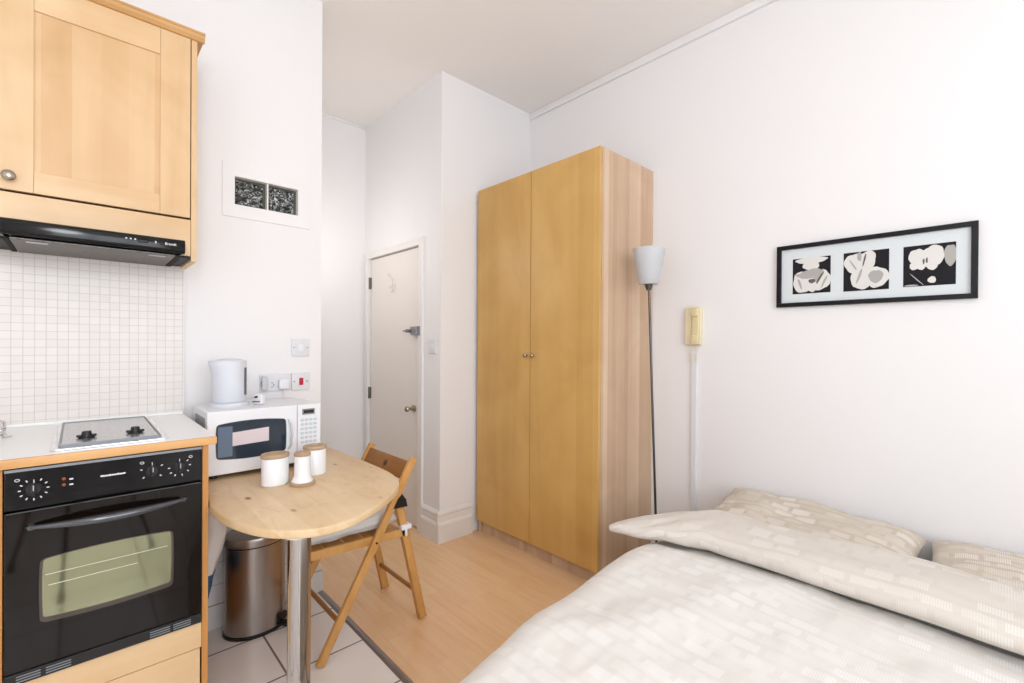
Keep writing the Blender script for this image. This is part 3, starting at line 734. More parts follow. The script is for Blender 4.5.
dsp = obj('display', box(0.703, 0.756, MF - 0.001, MF + 0.002, 0.993, 1.018, 0.001), GREYP, cpn)
obj('screen', box(0.708, 0.751, MF - 0.0018, MF + 0.001, 0.999, 1.013), BLACKP, dsp)
for rr_ in range(6):
    for cc_ in range(4):
        obj('button', box(0.697 + cc_ * 0.018, 0.7105 + cc_ * 0.018, MF - 0.0008, MF + 0.002, 0.965 - rr_ * 0.019, 0.976 - rr_ * 0.019, 0.002), Mat('mw_button', (205, 216, 220), 0.4).m if (rr_ + cc_) == 0 else bpy.data.materials['mw_button'], cpn)
obj('push_button', box(0.70, 0.762, MF - 0.001, MF + 0.002, 0.812, 0.838, 0.003), bpy.data.materials['mw_button'], cpn)
for x in (MX0 + 0.03, MX1 - 0.03):
    for y in (MF + 0.05, MB - 0.04): obj('foot', cyl((x, y, TZ), (x, y, MZ0 + 0.008), 0.013, n=16), BLACKP, mw)
# ------------------------------------------------------------------ kettle + its plug
kz = MZ1 - 0.002
ket = thing('kettle', 'pale grey-white electric jug kettle on top of the microwave', 'kettle', (0.467, 2.25, kz))
bm = bmesh.new(); lathe(bm, (0.467, 2.25, kz), [(0.070, 0), (0.072, 0.006), (0.071, 0.014), (0.062, 0.018)], 40); obj('power_base', bm, KETTLEP, ket, True)
bm = bmesh.new(); lathe(bm, (0.467, 2.25, kz + 0.019), [(0.060, 0), (0.063, 0.004), (0.063, 0.07), (0.0635, 0.13), (0.064, 0.150), (0.064, 0.168), (0.061, 0.173), (0.05, 0.174)], 40)
for v in bm.verts:      # spout lip pulled out towards the left
    h_ = max(0, (v.co.z - kz - 0.13) / 0.06); dx = v.co.x - 0.467
    if dx < -0.03 and h_ > 0: v.co.x -= 0.014 * min(1, h_) * ((-dx - 0.03) / 0.03)
kb = obj('jug', bm, KETTLEP, ket, True)
bm = bmesh.new(); lathe(bm, (0.469, 2.25, kz + 0.189), [(0.050, 0), (0.050, 0.004), (0.044, 0.008), (0.02, 0.011)], 36); obj('lid', bm, KETTLEP, ket, True)
bm = bmesh.new(); tube(bm, [(0.49, 2.295, kz + 0.185), (0.505, 2.318, kz + 0.188), (0.520, 2.335, kz + 0.175), (0.525, 2.342, kz + 0.12), (0.520, 2.335, kz + 0.06), (0.505, 2.312, kz + 0.04), (0.495, 2.30, kz + 0.045)], 0.010, 12); obj('handle', bm, KETTLEP, ket, True)
bm = bmesh.new(); q = R(-38)
t = bmesh.new(); bmesh.ops.create_cube(t, size=1)
bmesh.ops.transform(t, matrix=Matrix.Translation((0.467, 2.25, kz + 0.105)) @ Matrix.Rotation(q, 4, 'Z') @ Matrix.Translation((0.0630, 0, 0)) @ Matrix.Diagonal((0.004, 0.016, 0.115, 1)), verts=t.verts); merge(bm, t)
obj('water_gauge', bm, Mat('gauge_grey', (96, 100, 108), 0.2).m, ket)
def plug(name, c, M3, mat, label, cord, lying=True):
    t_ = thing(name, label, 'plug', c)
    b = bmesh.new(); prism(b, rrect(-0.024, 0.024, -0.024, 0.024, 0.009), -0.012, 0.012, 0.004)
    m4 = Matrix.Translation(Vector(c)) @ M3
    bmesh.ops.transform(b, matrix=m4, verts=b.verts); obj('plug_body', b, mat, t_, True)
    b = bmesh.new()
    for x, y, w_, h_ in ((0, 0.013, 0.004, 0.008), (-0.011, -0.009, 0.0063, 0.004), (0.011, -0.009, 0.0063, 0.004)):
        bx(b, x - w_ / 2, x + w_ / 2, y - h_ / 2, y + h_ / 2, 0.012, 0.030)
    bmesh.ops.transform(b, matrix=m4, verts=b.verts)
    if lying: obj('pin', b, BLACKP, t_, label='black plug pins')
    else: b.free()
    b = bmesh.new(); tube(b, cord, 0.003, 8); obj('cord', b, mat, t_, True)
    return t_
# lying on the microwave, pins to the right
plug('plug', (0.572, 2.215, kz + 0.0225), Matrix.Rotation(R(-55), 4, 'Z') @ Matrix.Rotation(R(90), 4, 'X') @ Matrix.Rotation(R(0), 4, 'Y') @ Matrix.Diagonal((0.9, 0.9, 0.9, 1)), WHITEP, 'white kettle plug lying with black pins up on the microwave', [(0.525, 2.27, kz + 0.006), (0.54, 2.30, kz + 0.02), (0.565, 2.29, kz + 0.026), (0.582, 2.262, kz + 0.022), (0.583, 2.235, kz + 0.02)])

# ------------------------------------------------------------------ sockets and switches on the kitchen wall
def plate(name, label, cat, x0, x1, z0, z1, Y=YK, mat=WHITEP):
    t_ = thing(name, label, cat, ((x0 + x1) / 2, Y, (z0 + z1) / 2))
    b = bmesh.new(); prism(b, rrect(x0, x1, z0, z1, 0.004), 0.0, 0.009, 0.002, 0, onY(Y)); obj('face_plate', b, Mat('face_plate_white', (230, 230, 234), 0.35).m, t_, True)
    return t_
sw = plate('light_switch', 'white switch plate on the kitchen wall above the sockets', 'switch', 0.778, 0.864, 1.236, 1.324)
b = bmesh.new(); prism(b, rrect(0.808, 0.834, 1.262, 1.298, 0.003), 0.009, 0.014, 0.001, 0, onY(YK)); obj('rocker', b, WHITEP, sw)
b = bmesh.new()
for x in (0.789, 0.853): cy(b, (x, YK - 0.0105, 1.28), (x, YK - 0.005, 1.28), 0.0032, n=12)
obj('screw', b, GREYP, sw)
so = plate('double_socket', 'white double wall socket above the microwave', 'socket', 0.633, 0.774, 1.066, 1.152)
for x in (0.652, 0.702):
    b = bmesh.new(); prism(b, rrect(x - 0.0045, x + 0.0045, 1.128, 1.146, 0.001), 0.009, 0.0125, 0, 0, onY(YK)); obj('rocker', b, WHITEP, so)
b = bmesh.new()
bx(b, 0.666, 0.669, YK - 0.0095, YK - 0.008, 1.108, 1.116); bx(b, 0.684, 0.692, YK - 0.0095, YK - 0.008, 1.086, 1.089); bx(b, 0.684, 0.692, YK - 0.0095, YK - 0.008, 1.106, 1.109); bx(b, 0.694, 0.697, YK - 0.0095, YK - 0.008, 1.092, 1.102)
obj('pin_hole', b, BLACKP, so)
# adaptor in left outlet
ad_ = thing('plug_adaptor', 'pale grey plug adaptor in the left outlet of the double socket', 'plug', (0.652, YK - 0.03, 1.105))
b = bmesh.new(); prism(b, rrect(0.637, 0.662, 1.074, 1.142, 0.006), 0.0092, 0.040, 0.004, 0, onY(YK)); obj('housing', b, LIGHTG, ad_, True)
b = bmesh.new(); bx(b, 0.6355, 0.638, YK - 0.034, YK - 0.016, 1.092, 1.118); obj('side_slot', b, GREYP, ad_)
plug('plug', (0.738, YK - 0.0215, 1.100), Matrix(((1, 0, 0, 0), (0, 0, 1, 0), (0, 1, 0, 0), (0, 0, 0, 1))) , WHITEP, 'white plug pushed into the right outlet, cord hanging behind the microwave', [(0.738, YK - 0.022, 1.082), (0.739, YK - 0.022, 1.06), (0.738, YK - 0.02, 1.0), (0.73, YK - 0.02, 0.90), (0.70, YK - 0.018, 0.84)], False)
fs = plate('fused_switch', 'white wall switch with a red rocker, right of the double socket', 'switch', 0.779, 0.865, 1.064, 1.152)
b = bmesh.new(); prism(b, rrect(0.8145, 0.8335, 1.090, 1.126, 0.003), 0.009, 0.0135, 0.001, 0, onY(YK)); obj('rocker', b, REDP, fs, label='red rocker')
b = bmesh.new()
for x in (0.791, 0.853): cy(b, (x, YK - 0.0105, 1.108), (x, YK - 0.005, 1.108), 0.0034, n=12)
obj('screw', b, Mat('reddish_screw', (150, 90, 100), 0.4).m, fs)
# hall light switch, on the wall facing -X right of the door
hs = thing('light_switch', 'white light switch beside the front door', 'switch', (XD, 2.612, 1.29))
b = bmesh.new(); prism(b, rrect(2.572, 2.658, 1.237, 1.333, 0.004), 0.0, 0.009, 0.002, 0, onX(XD)); obj('face_plate', b, bpy.data.materials['face_plate_white'], hs, True)
for y in (2.592, 2.624):
    b = bmesh.new(); prism(b, rrect(y, y + 0.016, 1.27, 1.30, 0.002), 0.009, 0.013, 0.001, 0, onX(XD)); obj('rocker', b, WHITEP, hs)

# ------------------------------------------------------------------ canisters
def canister(cx, cy_, w_, label):
    t_ = thing('canister', label, 'jar', (cx, cy_, TZ), 'white porcelain canisters')
    b = bmesh.new(); lathe(b, (cx, cy_, TZ), [(0.040, 0), (0.0435, 0.004), (0.0435, 0.10), (0.042, 0.102)], 40, w_, 0.9); obj('pot', b, PORC, t_, True)
    b = bmesh.new(); lathe(b, (cx, cy_, TZ + 0.1015), [(0.043, 0), (0.0455, 0.003), (0.0455, 0.010), (0.044, 0.015), (0.033, 0.015), (0.030, 0.004), (0.004, 0.003)], 40, w_, 0.9); lid = obj('lid', b, CORK, t_, True, label='wooden lid with a hollow grip')
    b = bmesh.new(); cy(b, (cx, cy_, TZ + 0.1046), (cx, cy_, TZ + 0.1062), 0.029, n=32); obj('recess', b, Mat('lid_recess', (120, 92, 66), 0.7).m, lid)  # darker disc paints the shade inside the lid's hollow
    b = bmesh.new(); bar(b, (cx - 0.030 * w_, cy_, TZ + 0.1095), (cx + 0.030 * w_, cy_, TZ + 0.1095), 0.008, 0.010, Vector((0, 1, 0)), 0.002); obj('grip_bar', b, CORK, lid, True)
    return t_
canister(0.541, 1.880, 1.10, 'left white canister with wooden lid, in front of the microwave window')
canister(0.704, 1.925, 1.0, 'right white canister with wooden lid, under the microwave keypad')
jg = thing('milk_jug', 'small narrow white pot with flared foot on a wooden ring, between the canisters', 'jar', (0.617, 1.812, TZ))
b = bmesh.new(); lathe(b, (0.617, 1.812, TZ), [(0.044, 0), (0.0455, 0.003), (0.0455, 0.009), (0.042, 0.011)], 36); obj('wooden_ring', b, CORK, jg, True)
b = bmesh.new(); lathe(b, (0.617, 1.812, TZ + 0.0112), [(0.037, 0), (0.038, 0.003), (0.033, 0.013), (0.0285, 0.026), (0.0280, 0.096), (0.027, 0.097)], 36); obj('pot', b, PORC, jg, True)
b = bmesh.new(); lathe(b, (0.617, 1.812, TZ + 0.1085), [(0.0275, 0), (0.0295, 0.002), (0.0295, 0.010), (0.026, 0.013), (0.015, 0.012), (0.004, 0.010)], 32); obj('lid', b, CORK, jg, True)

# ------------------------------------------------------------------ pedal bin
bn = thing('pedal_bin', 'oval brushed steel pedal bin under the table', 'bin', (0.575, 2.325, 0))
BCX, BCY, EX, EY, BA = 0.592, 2.342, 0.126, 0.100, R(-6)
b = bmesh.new(); lathe(b, (BCX, BCY, 0), [(1.0, 0.0), (1.02, 0.004), (1.02, 0.014), (0.99, 0.016)], 56, EX, EY, 0, BA); obj('base_ring', b, BLACKP, bn, True)
b = bmesh.new(); lathe(b, (BCX, BCY, 0.0165), [(0.985, 0), (0.985, 0.20), (0.96, 0.378)], 56, EX, EY, 0, BA); obj('body', b, STEEL, bn, True)
b = bmesh.new(); lathe(b, (BCX, BCY, 0.395), [(0.955, 0), (0.955, 0.005)], 56, EX, EY, 0, BA); obj('seal', b, BLACKP, bn, True)
b = bmesh.new(); lathe(b, (BCX, BCY, 0.4005), [(0.985, 0), (0.99, 0.003), (0.98, 0.030), (0.955, 0.036), (0.90, 0.037), (0.5, 0.045), (0.1, 0.048)], 56, EX, EY, 0, BA)
obj('lid', b, STEEL, bn, True)
b = bmesh.new()
dirv = Vector((math.cos(R(-42)), math.sin(R(-42)), 0)); pc = Vector((BCX, BCY, 0)) + Vector((0.083, -0.066, 0)); sv = Vector((-dirv.y, dirv.x, 0))
bar(b, pc + Vector((0, 0, 0.022)), pc + dirv * 0.060 + Vector((0, 0, 0.018)), 0.012, 0.055, sv, 0.004)
bar(b, pc + Vector((0, 0, 0.055)), pc + dirv * 0.038 + Vector((0, 0, 0.050)), 0.014, 0.050, sv, 0.004)
obj('pedal', b, BLACKP, bn, True)

# crumpled carrier bag between the unit and the bin
bag = thing('plastic_bag', 'crumpled white plastic bag hanging beside the oven unit, blue at the bottom', 'bag', (0.375, 2.2, 0.3))
def bagmesh(z_split, upper):  # two stacked bands of one crumpled sack
    b = bmesh.new(); N, K = 28, 26; rows = []
    for j in range(K + 1):
        t_ = j / K; z = 0.262 + 0.478 * t_
        if (upper and z < z_split - 0.001) or (not upper and z > z_split + 0.019): continue
        wX = 0.034 + 0.042 * min(1, t_ * 1.5); ring_ = []
        for k in range(N):
            q = 2 * math.pi * k / N
            nz = noise.noise(Vector((math.cos(q) * 1.5, math.sin(q) * 1.5, z * 9))) * 0.012 + noise.noise(Vector((math.cos(q) * 4, math.sin(q) * 4, z * 22))) * 0.006
            rx = wX + nz * 0.8; ry = 0.10 + nz
            x = 0.322 + wX + rx * math.cos(q); x = max(x, 0.3165)
            ring_.append(b.verts.new((x, 2.26 + ry * math.sin(q), z)))
        rows.append(ring_)
    for A_, B_ in zip(rows, rows[1:]):
        for k in range(N): b.faces.new((A_[k], A_[(k + 1) % N], B_[(k + 1) % N], B_[k]))
    b.faces.new(rows[0][::-1]); b.faces.new(rows[-1]); return b
obj('bag_body', bagmesh(0.368, True), BAGP, bag, True)
obj('bag_bottom', bagmesh(0.368, False), BLUEP, bag, True, label='blue printed bottom of the bag')

# ------------------------------------------------------------------ folding chair
ch = thing('folding_chair', 'wooden folding chair with knotty back rail and pale seat cushion', 'chair', (0.95, 2.07, 0))
NY, FY = 1.866, 2.274
S = Vector((0, 1, 0))
def legpart(p0, p1, w_, t_):
    b = bmesh.new(); bar(b, p0, p1, w_, t_, S, 0.004); return b
for y in (NY, FY):
    obj('back_post', legpart((0.704, y, 0.006), (1.130, y, 0.775), 0.034, 0.021), CHAIRW, ch, True)
for y in (NY + 0.022, FY - 0.022):
    obj('rear_leg', legpart((1.193, y, 0.006), (1.058, y, 0.600), 0.034, 0.020), CHAIRW, ch, True)
for y in (NY + 0.022, FY - 0.022):
    obj('seat_rail', legpart((0.668, y, 0.452), (1.105, y, 0.435), 0.036, 0.020), CHAIRW, ch, True)
b = bmesh.new(); bar(b, (1.068, NY + 0.008, 0.698), (1.068, FY - 0.008, 0.698), 0.09, 0.016, Vector((0.87, 0, -0.49)), 0.003)
b.free()
b = bmesh.new(); dpost = Vector((0.426, 0, 0.769)).normalized()
c0 = Vector((0.704, 0, 0.006)) + dpost * 0.815
bar(b, (c0.x, NY + 0.012, c0.z), (c0.x, FY - 0.012, c0.z), 0.085, 0.018, dpost.cross(S), 0.004)
obj('backrest', b, CHAIRDK, ch, True, label='darker knotty pine back rail')
b = bmesh.new(); cy(b, (0.785, NY, 0.152), (0.785, FY, 0.152), 0.010, n=14); obj('front_stretcher', b, CHAIRDK, ch, True)
b = bmesh.new(); cy(b, (1.163, NY + 0.02, 0.137), (1.163, FY - 0.02, 0.137), 0.010, n=14); obj('rear_stretcher', b, CHAIRDK, ch, True)
b = bmesh.new()
for k in range(5): bx(b, 0.675 + k * 0.084, 0.745 + k * 0.084, NY + 0.0335, FY - 0.0335, 0.436, 0.450, 0.003)
obj('seat', b, CHAIRW, ch, True)
b = bmesh.new()
for y in (NY, FY):
    cy(b, (0.943, y - 0.014, 0.437), (0.943, y + 0.03 * (1 if y == NY else -1), 0.437), 0.005, n=10)
obj('pivot_bolt', b, BLACKP, ch)
for y in (NY, FY):
    b = bmesh.new(); prism(b, [(1.022, 0.566), (1.094, 0.562), (1.086, 0.596), (1.066, 0.624), (1.044, 0.606)], -0.013, 0.013, 0.002, 0, Matrix(((1, 0, 0, 0), (0, 0, 1, y), (0, 1, 0, 0), (0, 0, 0, 1)))); obj('bracket', b, BLACKP, ch)
# seat cushion: lies on the seat
def superq(x, n): return math.copysign(abs(x) ** n, x)
def pillow_mesh(L, W, T, nu=44, nv=30, wr=0.012, seed=0, pinch=0.1, ex=0.42, uvs=1.0, ruffle=0.0):
    b = bmesh.new(); uvl = b.loops.layers.uv.new('UVMap'); grid = {}
    for s in (1, -1):
        for i in range(nu + 1):
            for j in range(nv + 1):
                u = -1 + 2 * i / nu; v = -1 + 2 * j / nv
                if s == -1 and (i in (0, nu) or j in (0, nv)): grid[(s, i, j)] = grid[(1, i, j)]; continue
                prof = ((1 - u ** 4) * (1 - v ** 4)); prof = max(prof, 0) ** ex
                x = u * L / 2 * (1 - pinch * (v * v) * abs(u) ** 2 * 0 - pinch * 0.5 * (1 - v * v) * abs(u) ** 3 * 1.0)
                y = v * W / 2 * (1 - pinch * 0.7 * (1 - u * u) * abs(v) ** 3)
                n_ = noise.noise(Vector((u * 2.2 + seed, v * 2.2, s * 0.5))) * wr * 1.2 + noise.noise(Vector((u * 6 + seed, v * 6 + 3, s))) * wr * 0.5
                e = max(abs(u), abs(v)) ** 6
                n_ += ruffle * e * noise.noise(Vector((u * 14 + seed, v * 14, s * 2)))
                z = s * (T / 2) * prof + n_ * (0.35 + 0.65 * prof)
                grid[(s, i, j)] = b.verts.new((x, y, z))
    for s in (1, -1):
        for i in range(nu):
            for j in range(nv):
                q = [grid[(s, i, j)], grid[(s, i + 1, j)], grid[(s, i + 1, j + 1)], grid[(s, i, j + 1)]]
                ij = [(i, j), (i + 1, j), (i + 1, j + 1), (i, j + 1)]
                if s == -1: q.reverse(); ij.reverse()
                try: f = b.faces.new(q)
                except ValueError: continue
                for lp, (a_, c_) in zip(f.loops, ij): lp[uvl].uv = (a_ / nu * L * uvs + seed * 0.13, c_ / nv * W * uvs + (0.7 if s < 0 else 0))
    return b
cu = thing('seat_cushion', 'pale off-white tie-on cushion on the folding chair', 'cushion', (0.88, 2.07, 0.47))
b = pillow_mesh(0.43, 0.345, 0.072, 26, 22, 0.006, 3, 0.03, 0.3)
bmesh.ops.transform(b, matrix=Matrix.Translation((0.874, 2.07, 0.503)), verts=b.verts); obj('pad', b, CUSHION, cu, True)
b = bmesh.new()
bx(b, 1.070, 1.122, NY - 0.004, NY + 0.038, 0.452, 0.474, 0.006); bx(b, 1.085, 1.096, NY - 0.008, NY - 0.002, 0.425, 0.460, 0.003)
obj('tie', b, WHITEP, cu, True)

# ------------------------------------------------------------------ wardrobe
WX, WY0, WY1, WH = 2.0114, 1.4691, 2.495, 2.36
wd = thing('wardrobe', 'tall two-door birch wardrobe in the corner', 'wardrobe', (2.28, 1.98, 0))
obj('side_panel', box(WX + 0.020, XW - 0.004, WY0, WY0 + 0.018, 0, WH, 0.001), WARD_SIDE, wd, label='paler side panel facing the bed')
obj('side_panel', box(WX + 0.020, XW - 0.004, WY1 - 0.018, WY1, 0, WH, 0.001), WARD_SIDE, wd)
bm = bmesh.new(); bx(bm, WX + 0.021, XW - 0.004, WY0 + 0.018, WY1 - 0.018, WH - 0.018, WH); bx(bm, WX + 0.021, XW - 0.004, WY0 + 0.018, WY1 - 0.018, 0.072, 0.090); bx(bm, XW - 0.010, XW - 0.004, WY0 + 0.018, WY1 - 0.018, 0.09, WH - 0.018)
obj('carcass', bm, WARD_SIDE, wd)
obj('plinth', box(WX + 0.040, WX + 0.058, WY0 + 0.018, WY1 - 0.018, 0.0, 0.071, 0.001), WARD_SIDE, wd)
for y0_, y1_ in ((WY0 + 0.001, 1.9795), (1.9845, WY1 - 0.001)):
    d_ = obj('door', box(WX, WX + 0.018, y0_, y1_, 0.084, WH, 0.0015), WARD_DOOR, wd)
    ky = 1.952 if y0_ < 1.9 else 2.012
    knob('knob', (WX, ky, 1.235), (-1, 0, 0), 0.014, BRASSY, d_, 0.026)

# ------------------------------------------------------------------ floor lamp
lp_ = thing('floor_lamp', 'thin-stemmed floor lamp with white conical shade beside the wardrobe', 'lamp', (2.25, 1.25, 0))
LT = Vector((2.25, 1.317, 1.62)); LB = Vector((2.25, 1.252, 0.02))
bm = bmesh.new(); lathe(bm, (2.25, 1.252, 0), [(0.115, 0), (0.118, 0.006), (0.112, 0.014), (0.03, 0.018), (0.012, 0.03)], 40); obj('base', bm, BRASSY, lp_, True)
bm = bmesh.new(); cy(bm, LB, LT, 0.0065, n=16); obj('pole', bm, Mat('lamp_pole', (96, 92, 92), 0.25, 0.9).m, lp_, True)
bm = bmesh.new(); c = LT
prof = [(0.048, 0.0), (0.052, 0.004), (0.087, 0.188), (0.0875, 0.192), (0.0845, 0.192), (0.049, 0.010), (0.010, 0.008)]
lathe(bm, (c.x, c.y + 0.002, 1.632), prof, 48); sh_ = obj('lamp_shade', bm, SHADE, lp_, True)
bm = bmesh.new(); cy(bm, (c.x, c.y + 0.001, 1.600), (c.x, c.y + 0.002, 1.634), 0.013, 0.024, n=20); obj('shade_holder', bm, bpy.data.materials['lamp_pole'], lp_, True)

# ------------------------------------------------------------------ entry phone and its trunking
ph = thing('entry_phone', 'yellowed cream entry phone on the wall right of the floor lamp', 'telephone', (XW, 1.203, 1.41))
b = bmesh.new(); prism(b, rrect(1.157, 1.250, 1.305, 1.520, 0.010), 0.0, 0.028, 0.005, 0, onX(XW)); obj('housing', b, CREAM, ph, True)
b = bmesh.new(); prism(b, rrect(1.160, 1.202, 1.310, 1.517, 0.012), 0.028, 0.046, 0.006, 0, onX(XW))
for z in (1.335, 1.49): prism(b, rrect(1.160, 1.202, z - 0.025, z + 0.025, 0.012), 0.046, 0.058, 0.005, 0, onX(XW))
obj('handset', b, CREAM2, ph, True)
b = bmesh.new(); pts_ = []
for k in range(90):
    t = k / 89; q = t * 2 * math.pi * 16
    yy = 1.222 - 0.01 * t + (0.022 * math.sin(t * math.pi)) * (1 if t < 0.5 else -1) * 0.6
    zz = 1.302 - 0.09 * math.sin(t * math.pi)
    pts_.append((XW - 0.018 + 0.0045 * math.cos(q), yy - 0.028 * t + 0.0045 * math.sin(q), zz))
tube(b, pts_, 0.0016, 6); obj('coiled_cord', b, CREAM, ph, True)
tr = tag(obj('cable_trunking', box(XW - 0.014, XW, 1.186, 1.216, 0.206, 1.255, 0.002), Mat('trunking_white', (232, 234, 236), 0.4).m), 'white vertical cable trunking on the wall below the entry phone', 'cable cover')

# ------------------------------------------------------------------ picture
pf = thing('picture_frame', 'long black framed triptych of white orchid photographs', 'picture', (XW, 0.42, 1.64))
PY0, PY1, PZ0_, PZ1_ = 0.0698, 0.777, 1.4939, 1.795
b = bmesh.new(); fw_ = 0.020
for q in ((PY0, PY1, PZ0_, PZ0_ + fw_), (PY0, PY1, PZ1_ - fw_, PZ1_), (PY0, PY0 + fw_, PZ0_ + fw_, PZ1_ - fw_), (PY1 - fw_, PY1, PZ0_ + fw_, PZ1_ - fw_)):
    bx(b, XW - 0.022, XW - 0.001, q[0], q[1], q[2], q[3], 0.0012)
obj('frame', b, FRAMEB, pf)
obj('mount', box(XW - 0.010, XW - 0.001, PY0 + fw_, PY1 - fw_, PZ0_ + fw_, PZ1_ - fw_), MATBOARD, pf)
PH_BLK = Mat('photo_black', (28, 27, 32), 0.6, Specular_IOR_Level=0.2).m; PH_W = Mat('orchid_white', (226, 224, 220), 0.6).m; PH_G = Mat('orchid_grey', (176, 173, 168), 0.6).m; PH_D = Mat('orchid_dark', (92, 88, 86), 0.6).m
XP = XW - 0.0105
def petal(cx, cz, rx, rz, ang=0, n=22, wob=0.07, seed=0):
    out = []
    for k in range(n):
        q = 2 * math.pi * k / n; w_ = 1 + wob * math.sin(3 * q + seed) + wob * 0.5 * math.sin(7 * q + seed * 2)
        x, z = rx * w_ * math.cos(q), rz * w_ * math.sin(q)
        out.append((cx + x * math.cos(ang) - z * math.sin(ang), cz + x * math.sin(ang) + z * math.cos(ang)))
    return out
def clipp(poly, y0, y1, z0, z1): return [(min(max(y, y0), y1), min(max(z, z0), z1)) for y, z in poly]
def photo(y0, y1, z0, z1, shapes):
    # shapes given in picture fractions: u from left, v from top
    ob = obj('photograph', box(XP - 0.0004, XP, y0, y1, z0, z1), PH_BLK, pf)
    W_, H_ = y1 - y0, z1 - z0
    for (mat, lst) in shapes:
        b = bmesh.new()
        for i, (u, v, ru, rv, an, lay) in enumerate(lst):
            pl_ = petal(y1 - u * W_, z1 - v * H_, ru * W_, rv * H_, -an, 24, 0.07, i * 1.7)
            prism(b, clipp(pl_, y0, y1, z0, z1), 0.0003, 0.0006 + 0.0002 * lay + 0.00003 * i, 0, 0, onX(XP))
        obj('orchid', b, mat, ob)
photo(0.5525, 0.7085, 1.5555, 1.7255, [
    (PH_W, [(0.5, 0.08, 0.42, 0.09, 0, 0), (0.5, 0.22, 0.22, 0.14, 0, 1), (0.28, 0.68, 0.27, 0.30, 0.3, 1), (0.74, 0.66, 0.25, 0.30, -0.5, 1), (0.52, 0.82, 0.14, 0.14, 0, 3)]),
    (PH_G, [(0.45, 0.45, 0.3, 0.12, 0.25, 2), (0.66, 0.55, 0.07, 0.24, -0.6, 2), (0.26, 0.5, 0.2, 0.05, -0.3, 2), (0.20, 0.72, 0.03, 0.16, 0.3, 2), (0.84, 0.70, 0.03, 0.18, -0.4, 2)]),
    (PH_D, [(0.52, 0.66, 0.09, 0.06, 0, 4), (0.72, 0.6, 0.03, 0.2, -0.5, 3)])])
photo(0.3405, 0.503, 1.5525, 1.7265, [
    (PH_W, [(0.27, 0.30, 0.25, 0.27, 0.2, 0), (0.52, 0.26, 0.20, 0.27, -0.2, 0), (0.36, 0.66, 0.20, 0.28, 0.1, 1), (0.75, 0.68, 0.25, 0.26, 0, 1), (0.42, 0.82, 0.2, 0.14, 0, 1)]),
    (PH_G, [(0.72, 0.66, 0.16, 0.16, 0, 2), (0.36, 0.12, 0.05, 0.12, 0, 2), (0.22, 0.33, 0.02, 0.16, 0.5, 2), (0.36, 0.62, 0.03, 0.2, -0.3, 2)]),
    (PH_D, [(0.47, 0.22, 0.02, 0.17, -0.2, 3)])])
photo(0.1325, 0.2935, 1.555, 1.7245, [
    (PH_W, [(0.30, 0.33, 0.18, 0.26, 0.25, 0), (0.58, 0.27, 0.22, 0.24, 0, 0), (0.44, 0.42, 0.12, 0.12, 0, 0), (0.22, 0.5, 0.1, 0.09, 0, 0), (0.56, 0.5, 0.12, 0.12, 0, 0), (0.56, 0.86, 0.08, 0.08, 0, 0)]),
    (PH_G, [(0.90, 0.30, 0.12, 0.25, 0, 0), (0.27, 0.83, 0.012, 0.2, 0.7, 1), (0.16, 0.97, 0.14, 0.02, 0, 1)]),
    (PH_D, [(0.40, 0.40, 0.02, 0.07, 0, 2), (0.46, 0.38, 0.02, 0.07, 0, 2)])])

# ------------------------------------------------------------------ bed
bed = thing('bed', 'double divan bed with pale mattress against the right wall', 'bed', (1.5, 0.25, 0))
BX0, BX1, BY0, BY1 = 0.62, 2.50, -0.47, 0.90
obj('divan_base', box(BX0, BX1, BY0 + 0.01, BY1 - 0.01, 0.05, 0.27, 0.02, 3), DIVAN, bed, True)
obj('mattress', box(BX0, BX1, BY0, BY1, 0.272, 0.430, 0.035, 4), SHEET, bed, True)
for x in (BX0 + 0.1, BX1 - 0.1):
    for y in (BY0 + 0.1, BY1 - 0.1): obj('leg', cyl((x, y, 0), (x, y, 0.055), 0.022, n=16), BLACKP, bed)

dv = thing('duvet', 'beige patterned duvet spread over the bed, top edge folded back', 'duvet', (1.2, 0.25, 0.47))
def fbm(x, y, s, seed=0): return noise.noise(Vector((x * s + seed, y * s, seed * 1.3)))
def duvet_top(x, y):
    z = 0.505 + 0.020 * fbm(x, y, 2.3, 1) + 0.010 * fbm(x, y, 6.0, 5)
    # diagonal creases
    z += 0.010 * (0.5 + 0.5 * math.sin((x * 0.8 + y * 1.9) * 9 + 2.5 * fbm(x, y, 2, 9))) ** 3 * (0.4 + fbm(x, y, 3, 12))
    z += 0.006 * abs(fbm(x * 1.0, y * 2.2, 9, 20))
    z += 0.03 * math.exp(-((x - 1.45) / 0.30) ** 2 - ((y - 0.75) / 0.35) ** 2)
    z = max(z, 0.490)
    if x > 1.64: z -= 0.012 * min(1, (x - 1.64) / 0.09) ** 2
    return z
def edgeY(x): return 0.925 + 0.135 * max(0, min(1, (x - 0.6) / 1.1)) + 0.03 * math.exp(-((x - 1.0) / 0.25) ** 2) + 0.008 * fbm(x, 0, 5, 3)
bm = bmesh.new(); uvl = bm.loops.layers.uv.new('UVMap')
NX, NYc = 110, 150; rad = 0.13; X0, X1 = 0.38, 1.80; drop = 0.38; Ymin = -0.62
V = []
